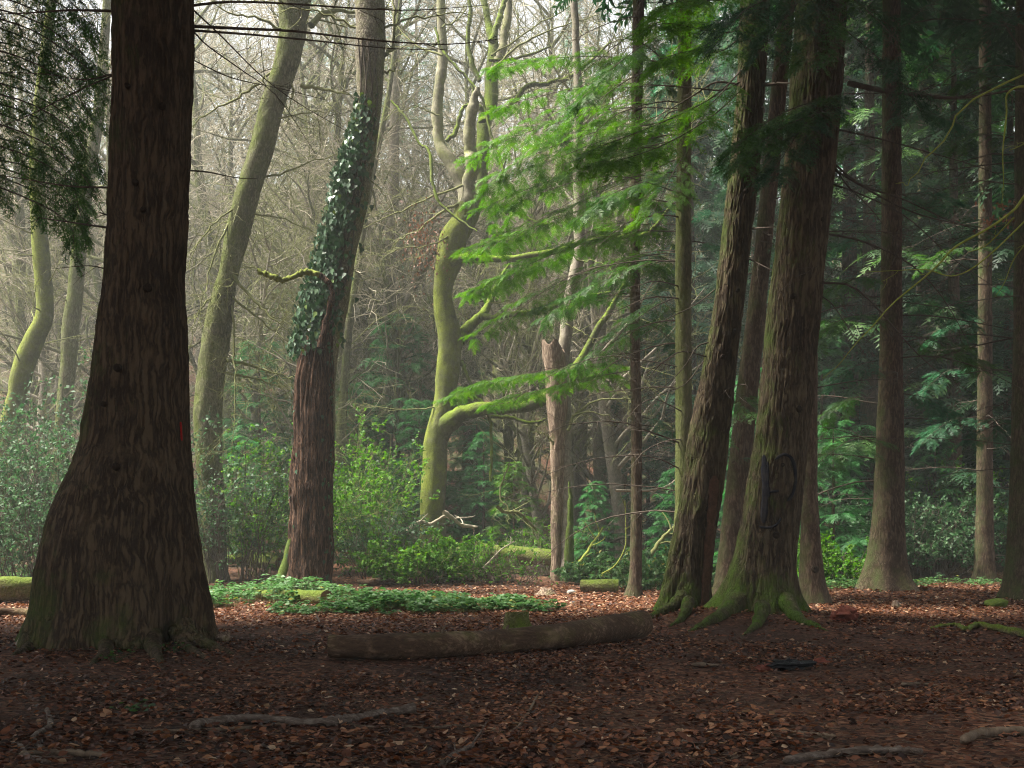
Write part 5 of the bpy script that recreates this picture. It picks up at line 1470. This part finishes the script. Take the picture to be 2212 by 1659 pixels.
log_thing('fallen_log', [gp_(-60, 1334, 0.07), gp_(20, 1332, 0.07), gp_(85, 1334, 0.06)], [0.07, 0.07, 0.06], 'log', 'thin brown log beside the left roots of the huge flared conifer', n=24, k=16)
log_thing('mossy_log', [gp_(-80, 1306, 0.25), gp_(10, 1304, 0.25), gp_(95, 1302, 0.25)], [0.22, 0.22, 0.2], 'mosslog', 'mossy log overgrown by bramble left of the huge flared conifer', noise=0.1)


def stump(name, a, b_, r, h, mat, label, cut, cone=0.0, seed=0):
    q = G(a, b_); q[1] += r
    q[2] = float(terr(q[0], q[1]))
    root = thing(name, q, label, 'stump')
    k, n = 36, 12
    th = np.arange(k) * 2 * np.pi / k
    z = np.linspace(-0.06, h, n)
    rr = r * (1 + 0.35 * np.exp(-np.maximum(z, 0) / (0.3 * h)) * (1 + .5 * np.cos(5 * th[None] + seed)).T).T if False else None
    V = np.zeros((n, k, 3))
    for i in range(n):
        t = max(z[i], 0) / h
        ra = r * (1 - cone * t) * (1 + (0.35 * math.exp(-t * 4)) * (0.6 + 0.6 * np.cos(5 * th + seed))) * (1 + 0.12 * (vnoise(th / 6.2832 * 12, np.full(k, t * 4 + seed), 12, 3) - .5))
        V[i, :, 0] = ra * np.cos(th); V[i, :, 1] = ra * np.sin(th)
        V[i, :, 2] = z[i] + (0.12 * h * np.sin(th * 3 + seed) * t if cone > .3 else 0.05 * h * np.cos(th + 1) * t)
    i = np.arange(n - 1)[:, None] * k; j = np.arange(k)[None]; j2 = (j + 1) % k
    g = Geo(); g.add(V.reshape(-1, 3), np.stack([i + j, i + j2, i + k + j2, i + k + j], -1).reshape(-1, 4))
    obj('bark', g.mesh('bark', M[mat]), root)
    ge = Geo(); c = V[-1].mean(0)
    inn = c + (V[-1] - c) * 0.5 - [0, 0, 0.006]
    jj = np.arange(k); jn = (jj + 1) % k
    vv = np.vstack([V[-1], inn, c[None] - [0, 0, 0.012]])
    ge.add(vv, np.stack([jj, jn, k + jn, k + jj], -1)); ge.add(vv, np.stack([k + jj, k + jn, np.full(k, 2 * k)], -1))
    obj('cut_top', ge.mesh('cut_top', M[cut]), root)
    return root


stump('tree_stump', 1117, 1364, 0.18, 0.25, 'mosslog', 'low sawn mossy stump just behind the bare fallen log', 'mosslog', 0.1)
stump('tree_stump', 1180, 1289, 0.23, 0.17, 'bark_rot', 'low weathered stump at the edge of the leaf carpet by the brush', 'darkcut', 0.55, 2)
stump('tree_stump', 1938, 1313, 0.08, 0.12, 'bark_rot', 'tiny broken stump on the red leaves before the stout conifer', 'darkcut', 0.4, 1)


def lump(name, a, b_, sx, sy, sz, mat, label, cat, noise=0.25, seed=0, rot=0.0, flat=False):
    q = G(a, b_); q[1] += sy * 0.8; q[2] = float(terr(q[0], q[1]))
    k, n = 24, 12
    th = np.arange(k) * 2 * np.pi / k; ph = np.linspace(0.04, math.pi - 0.04, n)
    T, Ph = np.meshgrid(th, ph)
    r = 1 + noise * 2 * (vnoise(T / 6.2832 * 6, Ph * 2 + seed, 6, seed) - .5) + noise * (vnoise(T / 6.2832 * 14, Ph * 5 + seed, 14, seed + 1) - .5)
    V = np.stack([sx * r * np.sin(Ph) * np.cos(T), sy * r * np.sin(Ph) * np.sin(T), sz * 0.75 + sz * r * np.cos(Ph)], -1)
    c, s = math.cos(rot), math.sin(rot)
    V = V @ np.array([[c, s, 0], [-s, c, 0], [0, 0, 1]])
    g = Geo(); i = np.arange(n - 1)[:, None] * k; j = np.arange(k)[None]; j2 = (j + 1) % k
    g.add(V.reshape(-1, 3), np.stack([i + j, i + k + j, i + k + j2, i + j2], -1).reshape(-1, 4))
    g.add(np.vstack([V[0], V[0].mean(0)[None]]), np.stack([np.arange(k), (np.arange(k) + 1) % k, np.full(k, k)], -1))
    o = obj(name, g.mesh(name, M[mat], smooth_shade=not flat), None, q)
    return tag(o, label, cat)


lump('wood_chunk', 1825, 1346, 0.16, 0.12, 0.12, 'redwood', 'reddish-brown rotten wood chunk on leaves right of the moss-footed conifer', 'wood', 0.55, 3, 0.3, True)
lump('mossy_stone', 2158, 1314, 0.21, 0.15, 0.095, 'moss', 'rounded stone covered in green moss at the foot of a brown conifer', 'stone', 0.15, 4)
lump('bark_lump', 482, 1388, 0.09, 0.08, 0.055, 'bark_rot', 'small brown lump of bark near the right roots of the huge conifer', 'wood', 0.3, 5)
lump('pale_block', 1234, 1284, 0.10, 0.08, 0.055, 'stone', 'small whitish block beside the short thick mossy log', 'block', 0.12, 6)
lump('wood_chunk', 1776, 1438, 0.075, 0.05, 0.04, 'redwood', 'small dark wood chunk beside the charred log', 'wood', 0.3, 7)
lump('wood_chunk', 1525, 1442, 0.14, 0.06, 0.022, 'stick_brown', 'flat brown slab of wood half buried in leaves before the pair', 'wood', 0.25, 8)


def stick(name, pts, r, mat, label, lift=0.0, k=9, n=40, taper=0.5, side=0):
    p = np.array([G(a, b_) for a, b_ in pts])
    p[:, 2] += r * 0.75
    p[-1, 2] += lift
    path = curve(p, n)
    path[1:-1] += rng.normal(0, r * 0.12, path[1:-1].shape)
    base = path[n // 2].copy()
    g = Geo()
    rad = r * (1 - (1 - taper) * np.linspace(0, 1, n)) * (1 + 0.09 * rng.standard_normal(n))
    rad[0] *= 0.05; rad[1] *= 0.8; rad[-1] *= 0.05
    tubes_r(g, path[None], rad[None], k)
    g.add(path[0:1] * np.ones((3, 1)) + rng.normal(0, r * .3, (3, 3)), np.array([[0, 1, 2]]))
    if side:
        q, d, par, t = sample(path[None], side, 0.3, 0.9)
        sp = grow(q, spread(d, 0.7, 0.3), R2(.08, .25, len(q)), 5, .12)
        tubes(g, sp, r * .35, r * .12, 5)
    o = obj(name, g.mesh(name, M[mat], base), None, base)
    return tag(o, label, 'stick')


stick('stick', [(414, 1582), (450, 1570), (540, 1562), (630, 1568), (702, 1570), (760, 1566)], 0.036, 'stick', 'thick grey barkless stick lying across the leaves in front', taper=0.8)
stick('stick', [(700, 1566), (775, 1560), (834, 1549), (899, 1545)], 0.034, 'stick', 'stout grey stick end overlapping the thick barkless stick', taper=1.0, lift=0.03)
stick('stick', [(250, 1582), (400, 1582), (560, 1574), (640, 1562), (708, 1561), (787, 1573), (924, 1576), (1014, 1571), (1068, 1580), (1108, 1583), (1140, 1545), (1162, 1512)], 0.013, 'stick_brown', 'very long thin bent stick running past the grey sticks', taper=0.8, n=60, lift=0.03)
stick('stick', [(101, 1534), (108, 1573), (72, 1598), (94, 1626)], 0.020, 'stick', 'short crooked stick by a pile of twigs at the corner', taper=0.9)
stick('stick', [(40, 1636), (130, 1632), (234, 1640)], 0.022, 'stick_brown', 'straight brown stick lying among large leaves', taper=0.9)
stick('stick', [(-20, 1608), (40, 1618), (60, 1640), (110, 1655)], 0.020, 'stick', 'pale crooked stick of the twig pile at the corner', taper=0.7, side=2)
stick('stick', [(533, 1620), (560, 1614), (600, 1620), (640, 1618)], 0.011, 'stick', 'small pale grey twig in front of the thick stick', taper=0.7)
stick('stick', [(950, 1660), (989, 1634), (1025, 1626)], 0.022, 'stick', 'forked grey stick standing out of the leaves', taper=0.6, side=2, lift=0.03)
stick('stick', [(1690, 1656), (1776, 1640), (1866, 1630), (1940, 1628), (1995, 1632)], 0.030, 'stick', 'weathered pale stick with mossy thick end in the foreground leaves', taper=0.6)
stick('stick', [(1654, 1586), (1722, 1590), (1775, 1594), (1805, 1599)], 0.020, 'stick_brown', 'short dull brown stick parallel to the weathered pale stick', taper=0.8)
stick('stick', [(2080, 1610), (2110, 1596), (2150, 1590), (2230, 1586)], 0.032, 'stick_brown', 'dark root-like stick lying in shadowed leaves', taper=0.9)
stick('stick', [(1474, 1604), (1500, 1616), (1535, 1640)], 0.012, 'stick', 'little pale twig pointing away from the weathered stick', taper=0.6)
stick('stick', [(1945, 1483), (1992, 1481), (2046, 1491)], 0.018, 'stick_brown', 'brown stick on open leaf litter beyond the dark root-like stick', taper=0.6)
stick('stick', [(2230, 1382), (2154, 1364), (2111, 1356), (2086, 1366), (2064, 1356), (2008, 1362)], 0.055, 'mosslog', 'crooked mossy branch lying on red leaves near the mossy stone', taper=0.35, n=50)
stick('stick', [(640, 1374), (672, 1372), (690, 1366), (692, 1350), (684, 1342)], 0.016, 'stick', 'curled twig left of the bare log', taper=0.7, lift=0.08)
stick('stick', [(870, 1378), (900, 1385), (930, 1390)], 0.02, 'stick', 'short pale stick touching the back of the bare log', taper=0.8)
lump('charred_log', 1712, 1450, 0.20, 0.10, 0.055, 'char', 'black charred log lying on the leaves before the leaning pair', 'log', 0.5, 13, 0.12, True)
stick('stick', [(1636, 1452), (1660, 1449), (1692, 1447)], 0.035, 'redwood', 'dark red rotten stick end touching the charred log', taper=1.2, k=10)
stick('stick', [(1780, 1424), (1810, 1422), (1870, 1420)], 0.014, 'stick_brown', 'thin stick just beyond the charred log', taper=0.7)
# leaning dead poles and limbs at the edge of the glade
for pts, Y, r, mat, lab in ((((1241, 1228), (1266, 1195), (1284, 1168), (1302, 1141)), 28.3, 0.05, 'twig_yellow', 'pale mossy pole leaning up beside the mossy broken tree'), (((1405, 1200), (1432, 1162), (1458, 1136)), 26, 0.06, 'twig_moss', 'mossy pole leaning against the left leaning conifer'),
                            (((1270, 1200), (1300, 1180), (1350, 1160), (1400, 1150)), 30, 0.05, 'twig_dark', 'grey dead limb propped low behind the slender conifer'), (((1075, 1095), (1090, 1105), (1122, 1108), (1140, 1125), (1160, 1148)), 29, 0.05, 'twig_moss', 'curved pale limb hanging above the fallen mossy trunk'),
                            (((960, 1105), (985, 1125), (1000, 1135), (1030, 1140)), 28.6, 0.06, 'twig_pale', 'bleached dead limb sticking out of the thicket by the beech'), (((880, 1150), (905, 1128), (930, 1132), (962, 1112)), 28.6, 0.07, 'twig_pale', 'bleached twisted root across the foot of the beech'),
                            (((1330, 1060), (1400, 1060), (1440, 1050), (1458, 1038)), 24, 0.03, 'twig_pale', 'pale broken bough near the slender straight conifer'), (((1000, 1250), (1040, 1230), (1080, 1190), (1110, 1170)), 27.0, 0.03, 'twig_pale', 'pale slanting dead branch in the brown brush'), (((1300, 1240), (1330, 1220), (1350, 1180), (1352, 1130), (1350, 1080)), 23.8, 0.018, 'twig_yellow', 'thin mossy vine hanging beside the slender conifer')):
    p = curve(px(Y, *pts, dY=0.6), 16)
    base = p[0].copy()
    g = Geo(); tubes(g, p + rng.normal(0, r * .15, p.shape), r, r * 0.45, 9)
    q, d, par, t = sample(p[None], 4, 0.2, 0.95)
    sp = grow(q, spread(d, 0.8), R2(.2, .7, len(q)), 6, .2)
    tubes(g, sp, r * .4, r * .12, 5)
    tag(obj('dead_limb', g.mesh('dead_limb', M[mat], base), None, base), lab, 'dead branch')

# ------------------------------------------------------------------ the damp air
def haze_box():
    m, nt, out = newmat('haze')
    v = nt.nodes.new('ShaderNodeVolumePrincipled')
    v.inputs['Color'].default_value = (0.86, 0.90, 0.86, 1)
    v.inputs['Density'].default_value = HAZE_DENSITY
    v.inputs['Anisotropy'].default_value = 0.2
    nt.links.new(v.outputs[0], out.inputs['Volume'])
    x0, x1, y0, y1, z0, z1 = -175, 175, -125, 265, -1.6, 66
    V = [(x, y, z) for x in (x0, x1) for y in (y0, y1) for z in (z0, z1)]
    F = [(0, 1, 3, 2), (4, 6, 7, 5), (0, 4, 5, 1), (2, 3, 7, 6), (0, 2, 6, 4), (1, 5, 7, 3)]
    me = bpy.data.meshes.new('haze'); me.from_pydata(V, [], F); me.update(); me.materials.append(m)
    o = obj('haze', me)
    o['kind'] = 'stuff'


haze_box()
